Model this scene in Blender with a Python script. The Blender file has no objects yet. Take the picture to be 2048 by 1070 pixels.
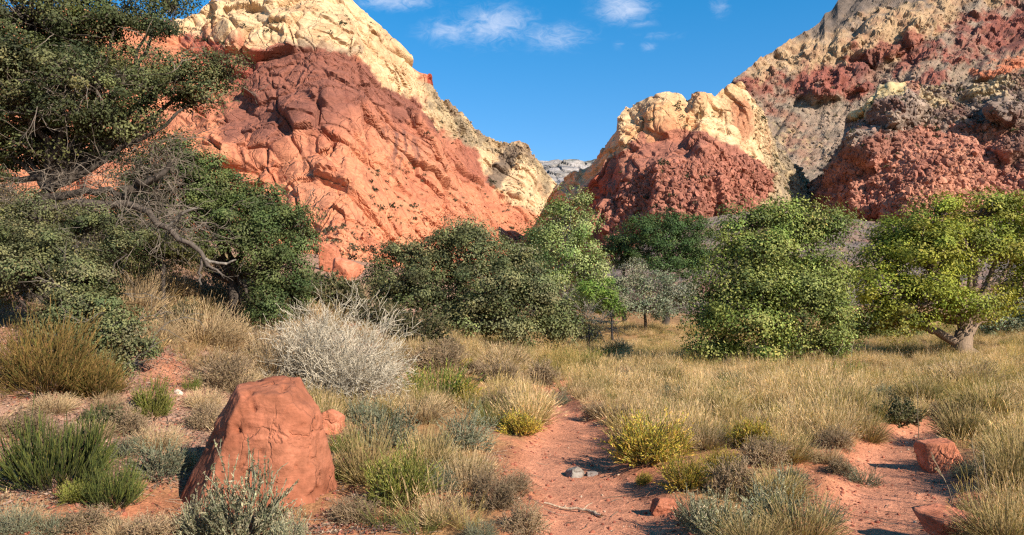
import bpy, math
import numpy as np
from mathutils import Vector

# ------------------------------------------------------------------ camera, sky, sun, exposure
SC = bpy.context.scene
COL = SC.collection
F = 1550.0                      # focal length in photograph pixels (2048 wide)
PITCH = math.radians(3.15)
CAM_H = 1.7
CP, SP = math.cos(PITCH), math.sin(PITCH)
cam_d = bpy.data.cameras.new('camera')
cam_d.sensor_width = 36.0
cam_d.lens = 36.0 * F / 2048.0
cam_d.clip_start = 0.1
cam_d.clip_end = 6000.0
cam = bpy.data.objects.new('camera', cam_d)
COL.objects.link(cam)
cam.location = (0, 0, CAM_H)
cam.rotation_euler = (math.pi / 2 + PITCH, 0, 0)
SC.camera = cam

SUN_EL = math.radians(31.0)
SUN_AZ = math.radians(133.0)    # clockwise from +Y (view direction): to the right and behind the camera
TO_SUN = Vector((math.sin(SUN_AZ) * math.cos(SUN_EL), math.cos(SUN_AZ) * math.cos(SUN_EL), math.sin(SUN_EL)))
sun_d = bpy.data.lights.new('sun', 'SUN')
sun_d.energy = 4.6
sun_d.angle = math.radians(0.53)
sun_d.color = (1.0, 0.93, 0.82)
sun_o = bpy.data.objects.new('sun', sun_d)
COL.objects.link(sun_o)
sun_o.rotation_euler = TO_SUN.to_track_quat('Z', 'Y').to_euler()
sun_o.location = (40, -30, 60)

SC.view_settings.view_transform = 'Standard'
SC.view_settings.look = 'None'
SC.view_settings.exposure = 1.1
SC.view_settings.gamma = 1.0
SC.view_settings.use_curve_mapping = False
SC.render.engine = 'CYCLES'
SC.cycles.max_bounces = 5
SC.cycles.diffuse_bounces = 4
SC.cycles.transmission_bounces = 3
SC.cycles.transparent_max_bounces = 4
SC.cycles.use_denoising = False
SC.cycles.filter_width = 1.3

world = bpy.data.worlds.new('World')
SC.world = world
world.use_nodes = True


class NT:
    """tiny node helper"""
    def __init__(self, tree):
        self.t = tree
        tree.nodes.clear()

    def n(self, typ, ins=None, **props):
        nd = self.t.nodes.new(typ)
        for k, v in props.items():
            setattr(nd, k, v)
        for k, v in (ins or {}).items():
            self.set(nd.inputs[k], v)
        return nd

    def set(self, sock, v):
        if isinstance(v, bpy.types.NodeSocket):
            self.t.links.new(v, sock)
        else:
            sock.default_value = v

    def math(self, op, a, b=None, c=None, clamp=False):
        nd = self.t.nodes.new('ShaderNodeMath')
        nd.operation = op
        nd.use_clamp = clamp
        for i, v in enumerate((a, b, c)):
            if v is not None:
                self.set(nd.inputs[i], v)
        return nd.outputs[0]

    def vmath(self, op, a, b=None):
        nd = self.t.nodes.new('ShaderNodeVectorMath')
        nd.operation = op
        self.set(nd.inputs[0], a)
        if b is not None:
            self.set(nd.inputs[1], b)
        return nd.outputs[1] if op in ('LENGTH', 'DOT_PRODUCT', 'DISTANCE') else nd.outputs[0]

    def ramp(self, fac, a0, a1, lo=0.0, hi=1.0):
        nd = self.t.nodes.new('ShaderNodeMapRange')
        nd.interpolation_type = 'SMOOTHSTEP'
        self.set(nd.inputs[0], fac)
        nd.inputs[1].default_value = a0
        nd.inputs[2].default_value = a1
        nd.inputs[3].default_value = lo
        nd.inputs[4].default_value = hi
        return nd.outputs[0]

    def mix(self, fac, a, b, mode='MIX'):
        nd = self.t.nodes.new('ShaderNodeMix')
        nd.data_type = 'RGBA'
        nd.blend_type = mode
        self.set(nd.inputs['Factor'], fac)
        self.set(nd.inputs[6], a)
        self.set(nd.inputs[7], b)
        return nd.outputs[2]

    def noise(self, vec, scale, detail=4.0, rough=0.55, dist=0.0):
        nd = self.t.nodes.new('ShaderNodeTexNoise')
        self.set(nd.inputs['Vector'], vec)
        nd.inputs['Scale'].default_value = scale
        nd.inputs['Detail'].default_value = detail
        nd.inputs['Roughness'].default_value = rough
        nd.inputs['Distortion'].default_value = dist
        return nd.outputs[0]


def build_world():
    w = NT(world.node_tree)
    sky = w.n('ShaderNodeTexSky', sky_type='NISHITA', sun_disc=False, sun_elevation=SUN_EL, sun_rotation=SUN_AZ,
              altitude=1200.0, air_density=0.9, dust_density=0.4, ozone_density=2.4)
    hs = w.n('ShaderNodeHueSaturation', {'Hue': 0.507, 'Saturation': 1.42, 'Value': 1.0, 'Color': sky.outputs[0]})
    gm = w.n('ShaderNodeGamma', {'Color': hs.outputs[0], 'Gamma': 0.72})
    tc = w.n('ShaderNodeTexCoord')
    d = tc.outputs['Generated']
    sep = w.n('ShaderNodeSeparateXYZ', {0: d})
    # direction seen as slope to the right (u) and up (v) of the view axis +Y
    yy = w.math('MAXIMUM', sep.outputs[1], 0.05)
    u = w.math('DIVIDE', sep.outputs[0], yy)
    v = w.math('DIVIDE', sep.outputs[2], yy)
    uv = w.n('ShaderNodeCombineXYZ', {0: u, 1: v, 2: 0.0}).outputs[0]
    total = None
    for (px, py, rx, ry, st) in [(985, 50, 105, 52, 1.0), (905, 62, 80, 34, .85), (1110, 74, 90, 34, .8), (785, 2, 95, 24, .95), (1250, 15, 70, 42, 1.0),
                                 (1285, 46, 45, 16, .6), (1447, 14, 26, 26, .6), (1315, 70, 60, 12, .5), (1300, 94, 22, 12, .7), (1243, 90, 16, 16, .5),
                                 (700, -120, 260, 60, .9), (1500, -160, 220, 60, .9)]:
        cu = (px - 1024) / F
        cv = (535 - py) / F
        m = math.tan(math.atan(cv) + PITCH)
        q = w.vmath('SUBTRACT', uv, (cu, m, 0.0))
        q = w.vmath('MULTIPLY', q, (F / rx, F / ry, 0.0))
        f = w.ramp(w.vmath('LENGTH', q), 0.1, 1.5, st, 0.0)
        total = f if total is None else w.math('MAXIMUM', total, f)
    mp = w.n('ShaderNodeMapping', {'Vector': uv, 'Scale': (1.0, 1.9, 1.0), 'Rotation': (0, 0, math.radians(-16))})
    n1 = w.noise(mp.outputs[0], 38.0, 10.0, 0.7, 0.9)
    n2 = w.noise(mp.outputs[0], 9.0, 4.0, 0.5, 0.2)
    nn = w.math('ADD', w.math('MULTIPLY', n1, 0.72), w.math('MULTIPLY', n2, 0.28))
    c = w.math('MULTIPLY', w.ramp(w.math('ADD', nn, w.math('MULTIPLY', total, 0.30)), 0.51, 0.98), total, clamp=True)
    front = w.ramp(sep.outputs[1], 0.05, 0.2)
    c = w.math('MULTIPLY', w.math('MULTIPLY', c, 0.66), front)
    colr = w.mix(c, gm.outputs[0], (3.0, 3.2, 3.75, 1))
    bg = w.n('ShaderNodeBackground', {'Color': colr, 'Strength': 0.14})
    out = w.n('ShaderNodeOutputWorld', {'Surface': bg.outputs[0]})


build_world()

# ------------------------------------------------------------------ helpers
def lin(c):
    c = np.asarray(c, float) / 255.0
    return np.where(c <= 0.04045, c / 12.92, ((c + 0.055) / 1.055) ** 2.4)


def A(r, g, b, k=0.8):
    """albedo from a display colour"""
    return np.clip(lin((r, g, b)) * k, 0.004, 0.9)


def W(px, py, Y):
    """world point seen at photograph pixel (px, py) at distance Y ahead of the camera"""
    px, py, Y = np.broadcast_arrays(np.asarray(px, float), np.asarray(py, float), np.asarray(Y, float))
    u = (px - 1024.0) / F
    v = (535.0 - py) / F
    fy = CP - v * SP
    fz = SP + v * CP
    return np.stack([u / fy * Y, Y, CAM_H + fz / fy * Y], -1)


def sst(a, b, x):
    t = np.clip((x - a) / (b - a), 0, 1)
    return t * t * (3 - 2 * t)


def nrm(v):
    return v / np.maximum(np.linalg.norm(v, axis=-1, keepdims=True), 1e-9)


def runit(rng, n):
    return nrm(rng.normal(size=(n, 3)))


def _hash(ix, iy, iz, seed):
    with np.errstate(over='ignore'):
        h = ix.astype(np.uint32) * np.uint32(374761393) + iy.astype(np.uint32) * np.uint32(668265263) + iz.astype(np.uint32) * np.uint32(2246822519) + np.uint32((seed * 3266489917) & 0xFFFFFFFF)
        h = (h ^ (h >> np.uint32(13))) * np.uint32(1274126177)
        h = (h ^ (h >> np.uint32(16))) * np.uint32(2654435769)
        return h ^ (h >> np.uint32(15))


def gnoise(p, seed=0):
    i = np.floor(p).astype(np.int64)
    f = p - i
    w = f * f * f * (f * (f * 6 - 15) + 10)
    res = 0
    for dx in (0, 1):
        wx = w[..., 0] if dx else 1 - w[..., 0]
        for dy in (0, 1):
            wy = w[..., 1] if dy else 1 - w[..., 1]
            for dz in (0, 1):
                wz = w[..., 2] if dz else 1 - w[..., 2]
                h = _hash(i[..., 0] + dx, i[..., 1] + dy, i[..., 2] + dz, seed)
                g = ((h & 1023) / 511.5 - 1) * (f[..., 0] - dx) + (((h >> 10) & 1023) / 511.5 - 1) * (f[..., 1] - dy) + (((h >> 20) & 1023) / 511.5 - 1) * (f[..., 2] - dz)
                res = res + g * wx * wy * wz
    return res


def fbm(p, oc=4, gain=0.5, seed=0):
    s, a = 0, 1.0
    for k in range(oc):
        s = s + a * gnoise(p * (2.03 ** k) + 17.3 * k, seed + k)
        a *= gain
    return s


def worley(p, seed=0, jit=0.95, facet=False):
    i = np.floor(p).astype(np.int64)
    f1 = np.full(p.shape[:-1], 9.0)
    f2 = np.full(p.shape[:-1], 9.0)
    cid = np.zeros(p.shape[:-1])
    tl = np.zeros(p.shape[:-1])
    for dx in (-1, 0, 1):
        for dy in (-1, 0, 1):
            for dz in (-1, 0, 1):
                h = _hash(i[..., 0] + dx, i[..., 1] + dy, i[..., 2] + dz, seed)
                o = np.stack([(h & 1023) / 1023.0, ((h >> 10) & 1023) / 1023.0, ((h >> 20) & 1023) / 1023.0], -1)
                q = i + np.array([dx, dy, dz]) + 0.5 + (o - 0.5) * jit - p
                d = np.sqrt((q * q).sum(-1))
                nearer = d < f1
                f2 = np.where(nearer, f1, np.minimum(f2, d))
                cid = np.where(nearer, ((h >> 5) & 4095) / 4095.0, cid)
                if facet:
                    g = _hash(h & 0xFFFF, h >> 16, h & 0xFF, seed + 77)
                    pl = q[..., 0] * ((g & 1023) / 511.5 - 1) + q[..., 1] * (((g >> 10) & 1023) / 511.5 - 1) + q[..., 2] * (((g >> 20) & 1023) / 511.5 - 1)
                    tl = np.where(nearer, pl, tl)
                f1 = np.where(nearer, d, f1)
    return (f1, f2, cid, tl) if facet else (f1, f2, cid)


def inpoly(px, py, poly, soft):
    """0..1 inside a polygon, soft edge in pixels"""
    poly = np.asarray(poly, float)
    d = np.full(px.shape, 1e9)
    ins = np.zeros(px.shape, bool)
    n = len(poly)
    for k in range(n):
        a, b = poly[k], poly[(k + 1) % n]
        e = b - a
        wx, wy = px - a[0], py - a[1]
        t = np.clip((wx * e[0] + wy * e[1]) / max(e @ e, 1e-9), 0, 1)
        d = np.minimum(d, (wx - e[0] * t) ** 2 + (wy - e[1] * t) ** 2)
        c = ((a[1] > py) != (b[1] > py)) & (px < (b[0] - a[0]) * (py - a[1]) / (b[1] - a[1] + 1e-12) + a[0])
        ins ^= c
    d = np.sqrt(d)
    return sst(-soft, soft, np.where(ins, d, -d))


def mesh_np(name, V, Fc, C=None, mat=None, smooth=False):
    V = np.ascontiguousarray(V, np.float32).reshape(-1, 3)
    Fc = np.ascontiguousarray(Fc, np.int32)
    nf, k = Fc.shape
    me = bpy.data.meshes.new(name)
    me.vertices.add(len(V))
    me.vertices.foreach_set('co', V.ravel())
    me.loops.add(nf * k)
    me.loops.foreach_set('vertex_index', Fc.ravel())
    me.polygons.add(nf)
    me.polygons.foreach_set('loop_start', np.arange(0, nf * k, k, dtype=np.int32))
    me.polygons.foreach_set('use_smooth', np.full(nf, smooth, bool))
    if C is not None:
        at = me.color_attributes.new('Col', 'FLOAT_COLOR', 'POINT')
        c4 = np.ones((len(V), 4), np.float32)
        c4[:, :3] = np.broadcast_to(np.asarray(C, np.float32), (len(V), 3))
        at.data.foreach_set('color', c4.ravel())
    if mat:
        me.materials.append(mat)
    me.update(calc_edges=True)
    return me


def link(name, me, parent=None, loc=None):
    o = bpy.data.objects.new(name, me)
    COL.objects.link(o)
    if parent is not None:
        o.parent = parent
    if loc is not None:
        o.location = loc
    return o


def thing(name, label, cat, loc, rz=0.0, group=None, scale=None):
    o = bpy.data.objects.new(name, None)
    o.empty_display_size = 0.2
    COL.objects.link(o)
    o.location = [float(c) for c in loc]
    o.rotation_euler = (0, 0, rz)
    if scale is not None:
        o.scale = scale
    tag(o, label, cat, group)
    return o


def tag(o, label=None, cat=None, group=None, kind=None):
    if label:
        o['label'] = label
    if cat:
        o['category'] = cat
    if group:
        o['group'] = group
    if kind:
        o['kind'] = kind
    return o


class Acc:
    """collects quads with colours"""
    def __init__(self):
        self.V, self.F, self.C, self.n = [], [], [], 0

    def add(self, V, Fc, C):
        V = V.reshape(-1, 3)
        self.V.append(V)
        self.F.append(Fc + self.n)
        self.C.append(np.broadcast_to(C, V.shape).reshape(-1, 3))
        self.n += len(V)

    def mesh(self, name, mat, smooth=False):
        return mesh_np(name, np.concatenate(self.V), np.concatenate(self.F), np.concatenate(self.C), mat, smooth)


def leaves(acc, c, d, L, Wd, col, rng, face=None):
    """diamond leaves at c pointing along d; col one colour per leaf"""
    n = len(c)
    d = nrm(d)
    s = nrm(np.cross(d, runit(rng, n) if face is None else face))
    L = np.broadcast_to(L, (n,))[:, None]
    Wd = np.broadcast_to(Wd, (n,))[:, None]
    V = np.stack([c - d * L * .5, c + s * Wd * .5 - d * L * .05, c + d * L * .5, c - s * Wd * .5 - d * L * .05], 1)
    acc.add(V, np.arange(n * 4, dtype=np.int32).reshape(n, 4), np.repeat(col, 4, 0))


def tubes(acc, P, r0, r1, sides, c0, c1, rng):
    """tapered tubes (or ribbons, sides=2) along n polylines P (n,k,3)"""
    n, k, _ = P.shape
    T = nrm(np.gradient(P, axis=1))
    ref = runit(rng, n)[:, None, :]
    U = nrm(np.cross(T, ref))
    Vv = np.cross(T, U)
    t = np.linspace(0, 1, k)[None, :, None]
    r0 = np.broadcast_to(r0, (n,))[:, None, None]
    r1 = np.broadcast_to(r1, (n,))[:, None, None]
    R = r0 + (r1 - r0) * t
    if sides == 2:
        ring = np.stack([P + U * R, P - U * R], 2)
    else:
        a = np.arange(sides) / sides * 2 * np.pi
        ring = P[:, :, None, :] + (U[:, :, None, :] * np.cos(a)[None, None, :, None] + Vv[:, :, None, :] * np.sin(a)[None, None, :, None]) * R[:, :, None, :]
    ns = sides
    base = (np.arange(n)[:, None, None] * k + np.arange(k - 1)[None, :, None]) * ns
    j = np.arange(1 if ns == 2 else ns)[None, None, :]
    j2 = (j + 1) % ns
    Fq = np.stack([base + j, base + j2, base + ns + j2, base + ns + j], -1).reshape(-1, 4).astype(np.int32)
    c0 = np.broadcast_to(c0, (n, 3))[:, None, None, :]
    c1 = np.broadcast_to(c1, (n, 3))[:, None, None, :]
    tt = t[:, :, None, :]
    C = np.broadcast_to(c0 + (c1 - c0) * tt, (n, k, ns, 3))
    acc.add(ring, Fq, C.reshape(-1, 3))


def grow(o, d, L, k, wob, grav, rng):
    n = len(o)
    P = np.empty((n, k, 3))
    P[:, 0] = o
    d = nrm(d)
    st = (np.broadcast_to(L, (n,)) / (k - 1))[:, None]
    g = np.array([0, 0, 1.0])
    for i in range(1, k):
        P[:, i] = P[:, i - 1] + d * st
        d = nrm(d + rng.normal(0, wob, (n, 3)) + g * grav)
    return P


def kids(P, m, ang, t0, t1, rng):
    n, k, _ = P.shape
    idx = np.repeat(np.arange(n), m)
    t = rng.uniform(t0, t1, n * m) * (k - 1) * 0.9999
    i = t.astype(int)
    f = (t - i)[:, None]
    a, b = P[idx, i], P[idx, i + 1]
    o = a + (b - a) * f
    d = nrm(nrm(b - a) + runit(rng, n * m) * ang)
    return o, d, idx


def jit(col, n, amt, rng, hue=0.12):
    c = np.broadcast_to(np.asarray(col, float), (n, 3)) * rng.uniform(1 - amt, 1 + amt, (n, 1))
    return np.clip(c * (1 + rng.normal(0, hue * .5, (n, 3))), 0.003, 0.9)


def pick(cols, n, rng, amt=0.25, w=None):
    cols = np.asarray(cols, float)
    i = rng.choice(len(cols), n, p=w)
    return np.clip(cols[i] * rng.uniform(1 - amt, 1 + amt, (n, 1)) * (1 + rng.normal(0, .05, (n, 3))), .003, .9)


# ------------------------------------------------------------------ materials
def mat_new(name):
    m = bpy.data.materials.new(name)
    m.use_nodes = True
    return m, NT(m.node_tree)


def leaf_material(name, trans=0.3, rough=0.5, spec=0.35, instancer=False):
    m, t = mat_new(name)
    at = t.n('ShaderNodeAttribute', attribute_name='Col')
    oi = t.n('ShaderNodeObjectInfo')
    geo = t.n('ShaderNodeNewGeometry')
    nz = t.noise(geo.outputs['Position'], 2.2, 3.0)
    f = t.math('MULTIPLY', t.ramp(nz, .3, .7, .72, 1.28), t.ramp(oi.outputs['Random'], 0, 1, .85, 1.15))
    col = t.vmath('MULTIPLY', at.outputs['Color'], t.n('ShaderNodeCombineXYZ', {0: f, 1: f, 2: f}).outputs[0])
    if instancer:
        ti = t.n('ShaderNodeAttribute', attribute_name='tint', attribute_type='INSTANCER')
        col = t.vmath('MULTIPLY', col, ti.outputs['Color'])
    bs = t.n('ShaderNodeBsdfPrincipled', {'Base Color': col, 'Roughness': rough, 'Specular IOR Level': spec})
    tcol = t.vmath('MULTIPLY', col, (1.25, 1.3, 0.7))
    tr = t.n('ShaderNodeBsdfTranslucent', {'Color': tcol})
    mx = t.n('ShaderNodeMixShader', {0: trans, 1: bs.outputs[0], 2: tr.outputs[0]})
    t.n('ShaderNodeOutputMaterial', {'Surface': mx.outputs[0]})
    return m


def wood_material():
    m, t = mat_new('bark')
    at = t.n('ShaderNodeAttribute', attribute_name='Col')
    tc = t.n('ShaderNodeTexCoord')
    mp = t.n('ShaderNodeMapping', {'Vector': tc.outputs['Object'], 'Scale': (1, 1, .25)})
    nz = t.noise(mp.outputs[0], 28.0, 5.0, .65)
    f = t.ramp(nz, .25, .75, .6, 1.35)
    col = t.vmath('MULTIPLY', at.outputs['Color'], t.n('ShaderNodeCombineXYZ', {0: f, 1: f, 2: f}).outputs[0])
    bp = t.n('ShaderNodeBump', {'Strength': .6, 'Distance': .03, 'Height': nz})
    bs = t.n('ShaderNodeBsdfPrincipled', {'Base Color': col, 'Roughness': .85, 'Specular IOR Level': .2, 'Normal': bp.outputs[0]})
    t.n('ShaderNodeOutputMaterial', {'Surface': bs.outputs[0]})
    return m


def rock_material(name, s, bump, vary=.3, cracks=True):
    """s: size of the finest grain in metres"""
    m, t = mat_new(name)
    at = t.n('ShaderNodeAttribute', attribute_name='Col')
    tc = t.n('ShaderNodeTexCoord')
    p = tc.outputs['Object']
    n1 = t.noise(p, 1 / (s * 12), 6.0, .62, .3)
    n2 = t.noise(p, 1 / (s * 2.2), 5.0, .6)
    mp = t.n('ShaderNodeMapping', {'Vector': p, 'Scale': (1, 1, 4), 'Rotation': (.35, .5, 0)})
    n3 = t.noise(mp.outputs[0], 1 / (s * (7 if cracks else 16)), 5.0, .6, .6)
    f = t.math('MULTIPLY', t.ramp(n1, .3, .7, 1 - vary, 1 + vary), t.ramp(n2, .25, .75, 1 - vary * .7, 1 + vary * .6))
    f = t.math('MULTIPLY', f, t.ramp(n3, .3, .7, 1 - vary * .6, 1 + vary * .5))
    col = t.vmath('MULTIPLY', at.outputs['Color'], t.n('ShaderNodeCombineXYZ', {0: f, 1: f, 2: t.math('POWER', f, 1.1)}).outputs[0])
    vo = t.n('ShaderNodeTexVoronoi', {'Vector': p, 'Scale': 1 / (s * 5)}, feature='DISTANCE_TO_EDGE')
    cr = t.ramp(vo.outputs['Distance'], 0.0, 0.09)
    if not cracks:                      # a few long cracks and chipped edges on the near stones
        wv = t.n('ShaderNodeTexNoise', {'Vector': p, 'Scale': 3.0, 'Detail': 4.0})
        q = t.vmath('ADD', p, t.vmath('MULTIPLY', wv.outputs['Color'], (.35, .35, .35)))
        mq = t.n('ShaderNodeMapping', {'Vector': q, 'Scale': (1.5, 1.5, .8), 'Rotation': (.3, .4, .2)})
        v2 = t.n('ShaderNodeTexVoronoi', {'Vector': mq.outputs[0], 'Scale': 2.1}, feature='DISTANCE_TO_EDGE')
        gate = t.ramp(t.noise(p, 1.7, 2.0), .45, .6)
        cl = t.math('MULTIPLY', t.ramp(v2.outputs['Distance'], .0, .03, 1, 0), gate)
        n2 = t.math('SUBTRACT', n2, t.math('MULTIPLY', cl, 1.6))
    h = t.math('ADD', t.math('MULTIPLY', n2, .6), t.math('ADD', t.math('MULTIPLY', n3, .8), t.math('MULTIPLY', cr, .18 if cracks else 0.0)))
    bp = t.n('ShaderNodeBump', {'Strength': bump, 'Distance': s * 2.0, 'Height': h})
    bs = t.n('ShaderNodeBsdfPrincipled', {'Base Color': col, 'Roughness': .92, 'Specular IOR Level': .15, 'Normal': bp.outputs[0]})
    t.n('ShaderNodeOutputMaterial', {'Surface': bs.outputs[0]})
    return m


def slickrock_material():
    """massive sandstone: joints at three scales, thin slanting beds, grain"""
    m, t = mat_new('slickrock')
    at = t.n('ShaderNodeAttribute', attribute_name='Col')
    p = t.n('ShaderNodeTexCoord').outputs['Object']
    wv = t.n('ShaderNodeTexNoise', {'Vector': p, 'Scale': .09, 'Detail': 4.0, 'Roughness': .6})
    w = t.vmath('MULTIPLY', t.vmath('SUBTRACT', wv.outputs['Color'], (.5, .5, .5)), (9, 9, 9))
    q = t.vmath('ADD', p, w)
    h = None
    line = None
    for sc, rot, an, wd, amp in ((1 / 17, (.5, .6, .2), (1, 1.5, .55), .022, 1.0), (1 / 7.5, (.2, -.5, .6), (1, 1.4, .6), .034, .5), (1 / 3.2, (.1, .3, .3), (1, 1, 1.7), .05, .16)):
        mp = t.n('ShaderNodeMapping', {'Vector': q, 'Rotation': rot, 'Scale': an})
        vo = t.n('ShaderNodeTexVoronoi', {'Vector': mp.outputs[0], 'Scale': sc}, feature='DISTANCE_TO_EDGE')
        e = t.math('MULTIPLY', t.ramp(vo.outputs['Distance'], 0, wd), amp)
        vc = t.n('ShaderNodeTexVoronoi', {'Vector': mp.outputs[0], 'Scale': sc})
        e = t.math('ADD', e, t.math('MULTIPLY', t.n('ShaderNodeSeparateColor', {0: vc.outputs['Color']}).outputs[0], amp * .35))
        h = e if h is None else t.math('ADD', h, e)
    mp = t.n('ShaderNodeMapping', {'Vector': q, 'Rotation': (.25, -.35, 0), 'Scale': (.12, .12, 1.1)})
    bed = t.noise(mp.outputs[0], .9, 5.0, .6)
    grain = t.noise(p, .8, 6.0, .65)
    h = t.math('ADD', h, t.math('ADD', t.math('MULTIPLY', bed, .5), t.math('MULTIPLY', grain, .45)))
    f = t.math('MULTIPLY', t.ramp(bed, .3, .7, .9, 1.1), t.ramp(grain, .3, .7, .86, 1.14))
    col = t.vmath('MULTIPLY', at.outputs['Color'], t.n('ShaderNodeCombineXYZ', {0: f, 1: f, 2: f}).outputs[0])
    bp = t.n('ShaderNodeBump', {'Strength': .6, 'Distance': 1.1, 'Height': h})
    bs = t.n('ShaderNodeBsdfPrincipled', {'Base Color': col, 'Roughness': .92, 'Specular IOR Level': .12, 'Normal': bp.outputs[0]})
    t.n('ShaderNodeOutputMaterial', {'Surface': bs.outputs[0]})
    return m


def ground_material():
    m, t = mat_new('red_dirt')
    at = t.n('ShaderNodeAttribute', attribute_name='Col')
    tc = t.n('ShaderNodeTexCoord')
    p = tc.outputs['Object']
    n1 = t.noise(p, 1.6, 6.0, .6)
    n2 = t.noise(p, 34.0, 6.0, .72)
    n3 = t.noise(p, 9.0, 4.0, .6, .5)
    f = t.math('MULTIPLY', t.ramp(n1, .3, .7, .82, 1.16), t.ramp(n2, .25, .75, .62, 1.4))
    f = t.math('MULTIPLY', f, t.ramp(n3, .3, .7, .88, 1.1))
    col = t.vmath('MULTIPLY', at.outputs['Color'], t.n('ShaderNodeCombineXYZ', {0: f, 1: f, 2: f}).outputs[0])
    vo = t.n('ShaderNodeTexVoronoi', {'Vector': p, 'Scale': 42.0})
    pe = t.ramp(vo.outputs['Distance'], .05, .3, 1, 0)
    h = t.math('ADD', t.math('MULTIPLY', n2, .7), t.math('ADD', n3, t.math('MULTIPLY', pe, .35)))
    bp = t.n('ShaderNodeBump', {'Strength': .8, 'Distance': .03, 'Height': h})
    bs = t.n('ShaderNodeBsdfPrincipled', {'Base Color': col, 'Roughness': .95, 'Specular IOR Level': .1, 'Normal': bp.outputs[0]})
    t.n('ShaderNodeOutputMaterial', {'Surface': bs.outputs[0]})
    return m


M_LEAF = leaf_material('oak_leaf', .2, .6, .12)
M_SOFT = leaf_material('shrub_leaf', .3, .7, .2)
M_STEM = leaf_material('dry_stem', .08, .8, .15)
M_GRASS = leaf_material('grass_blade', .3, .7, .2, instancer=True)
M_BARK = wood_material()
M_CLIFF = rock_material('cliff_rock', .55, .45, .17)
M_SLICK = slickrock_material()
M_CLIFF_FAR = rock_material('far_cliff_rock', 3.0, .6, .25)
M_BOULDER = rock_material('boulder_rock', .022, .5, .2, False)
M_GROUND = ground_material()

# ------------------------------------------------------------------ ground
TPS_PTS = np.array([
    (-3.5, 5.5, 0), (-3.5, 6.5, .1), (-5, 9, .76), (-4.6, 10.5, .95), (-3, 12, .42), (-2.6, 20, .75), (-8, 16, 2.3), (-12, 12, 3.0), (-12, 20, 4.0), (-6, 22, 2.2),
    (-15, 30, 5.0), (-4, 30, 1.0), (0, 26, .35), (0, 12, .1), (0, 6, 0), (1.5, 8, 0), (3, 6, 0), (6, 8, .05), (5, 15, .1), (10, 15, .15), (12, 25, .1), (5, 26, 0),
    (10, 40, .2), (0, 40, .5), (20, 40, .4), (20, 20, .3), (15, 8, .2), (-8, 4, .5), (-12, 4, 1.2), (0, 0, 0), (6, 0, 0), (-5, 0, .2), (-25, 20, 6.5), (-25, 40, 7), (-12, 45, 4), (30, 30, .8), (-20, 5, 3.0)], float)


def _tps_fit():
    P = TPS_PTS[:, :2]
    n = len(P)
    d2 = ((P[:, None] - P[None]) ** 2).sum(-1)
    K = np.where(d2 > 0, d2 * np.log(d2 + 1e-12), 0) * .5 + np.eye(n) * .15
    Q = np.c_[np.ones(n), P]
    M = np.block([[K, Q], [Q.T, np.zeros((3, 3))]])
    return np.linalg.solve(M, np.r_[TPS_PTS[:, 2], 0, 0, 0])


TPS_W = _tps_fit()


def _base_h(x, y):
    xc, yc = np.clip(x, -26, 32), np.clip(y, -1, 46)
    z = TPS_W[-3] + TPS_W[-2] * xc + TPS_W[-1] * yc
    for k in range(len(TPS_PTS)):
        d2 = (xc - TPS_PTS[k, 0]) ** 2 + (yc - TPS_PTS[k, 1]) ** 2
        z = z + TPS_W[k] * .5 * d2 * np.log(d2 + 1e-9)
    z = np.clip(z, -.15, 9)
    far = np.maximum(0, np.hypot(x, y) - 50)
    return z + np.minimum(far * .035, 9.0)


def flat_at(px, py, H=_base_h):
    """point of the ground seen at a photograph pixel"""
    lo, hi = 3.0, 3.0
    for _ in range(400):
        hi = lo * 1.03 + .02
        q = W(px, py, hi)
        if q[2] < float(H(q[0], q[1])):
            break
        lo = hi
        if hi > 160:
            break
    for _ in range(22):
        mid = .5 * (lo + hi)
        q = W(px, py, mid)
        if q[2] < float(H(q[0], q[1])):
            hi = mid
        else:
            lo = mid
    return W(px, py, hi)


PATH_A = [(1190, 1230, 190), (1195, 1130, 165), (1205, 1070, 150), (1210, 1020, 130), (1195, 975, 112), (1150, 925, 105), (1138, 885, 80), (1155, 850, 64), (1138, 822, 46), (1106, 797, 30), (1092, 780, 22), (1118, 769, 20), (1165, 762, 20)]
PATH_B = [(1710, 1230, 135), (1725, 1130, 120), (1745, 1070, 112), (1790, 1000, 108), (1812, 950, 98), (1800, 910, 80), (1792, 885, 60), (1835, 862, 48), (1885, 840, 32), (1940, 826, 20)]
PATH_C = [(1640, 770, 15), (1760, 741, 22), (1800, 738, 22), (1850, 744, 12)]
PATH_D = [(640, 1150, 90), (680, 1060, 80), (720, 1010, 60), (900, 1000, 60), (1060, 960, 80), (1060, 900, 55)]
PATH_E = [(180, 1130, 130), (230, 1030, 120), (330, 1000, 60)]
PATH_F = [(1640, 1000, 60), (1630, 930, 50), (1610, 890, 30)]
PATH_G = [(345, 770, 34), (341, 738, 26), (340, 715, 20)]


def _path_world(pts):
    out = []
    for px, py, hw in pts:
        c = flat_at(px, py)
        out.append((c[0], c[1], hw / F * c[1]))
    return np.array(out)


PW = [_path_world(p) for p in (PATH_A, PATH_B, PATH_C, PATH_D, PATH_E, PATH_F, PATH_G)]


def path_d(x, y, which):
    """signed distance to a path's edge in metres (negative inside)"""
    P = PW[which]
    d = np.full(np.shape(x), 1e9)
    for a, b in zip(P[:-1], P[1:]):
        e = b[:2] - a[:2]
        t = np.clip(((x - a[0]) * e[0] + (y - a[1]) * e[1]) / (e @ e + 1e-9), 0, 1)
        dd = np.hypot(x - a[0] - e[0] * t, y - a[1] - e[1] * t) - (a[2] + (b[2] - a[2]) * t)
        d = np.minimum(d, dd)
    return d


def path_mask(x, y, soft=.12, which=(0, 1, 2)):
    m = 0
    for w in which:
        m = np.maximum(m, 1 - sst(-soft, soft, path_d(x, y, w)))
    return m


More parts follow.
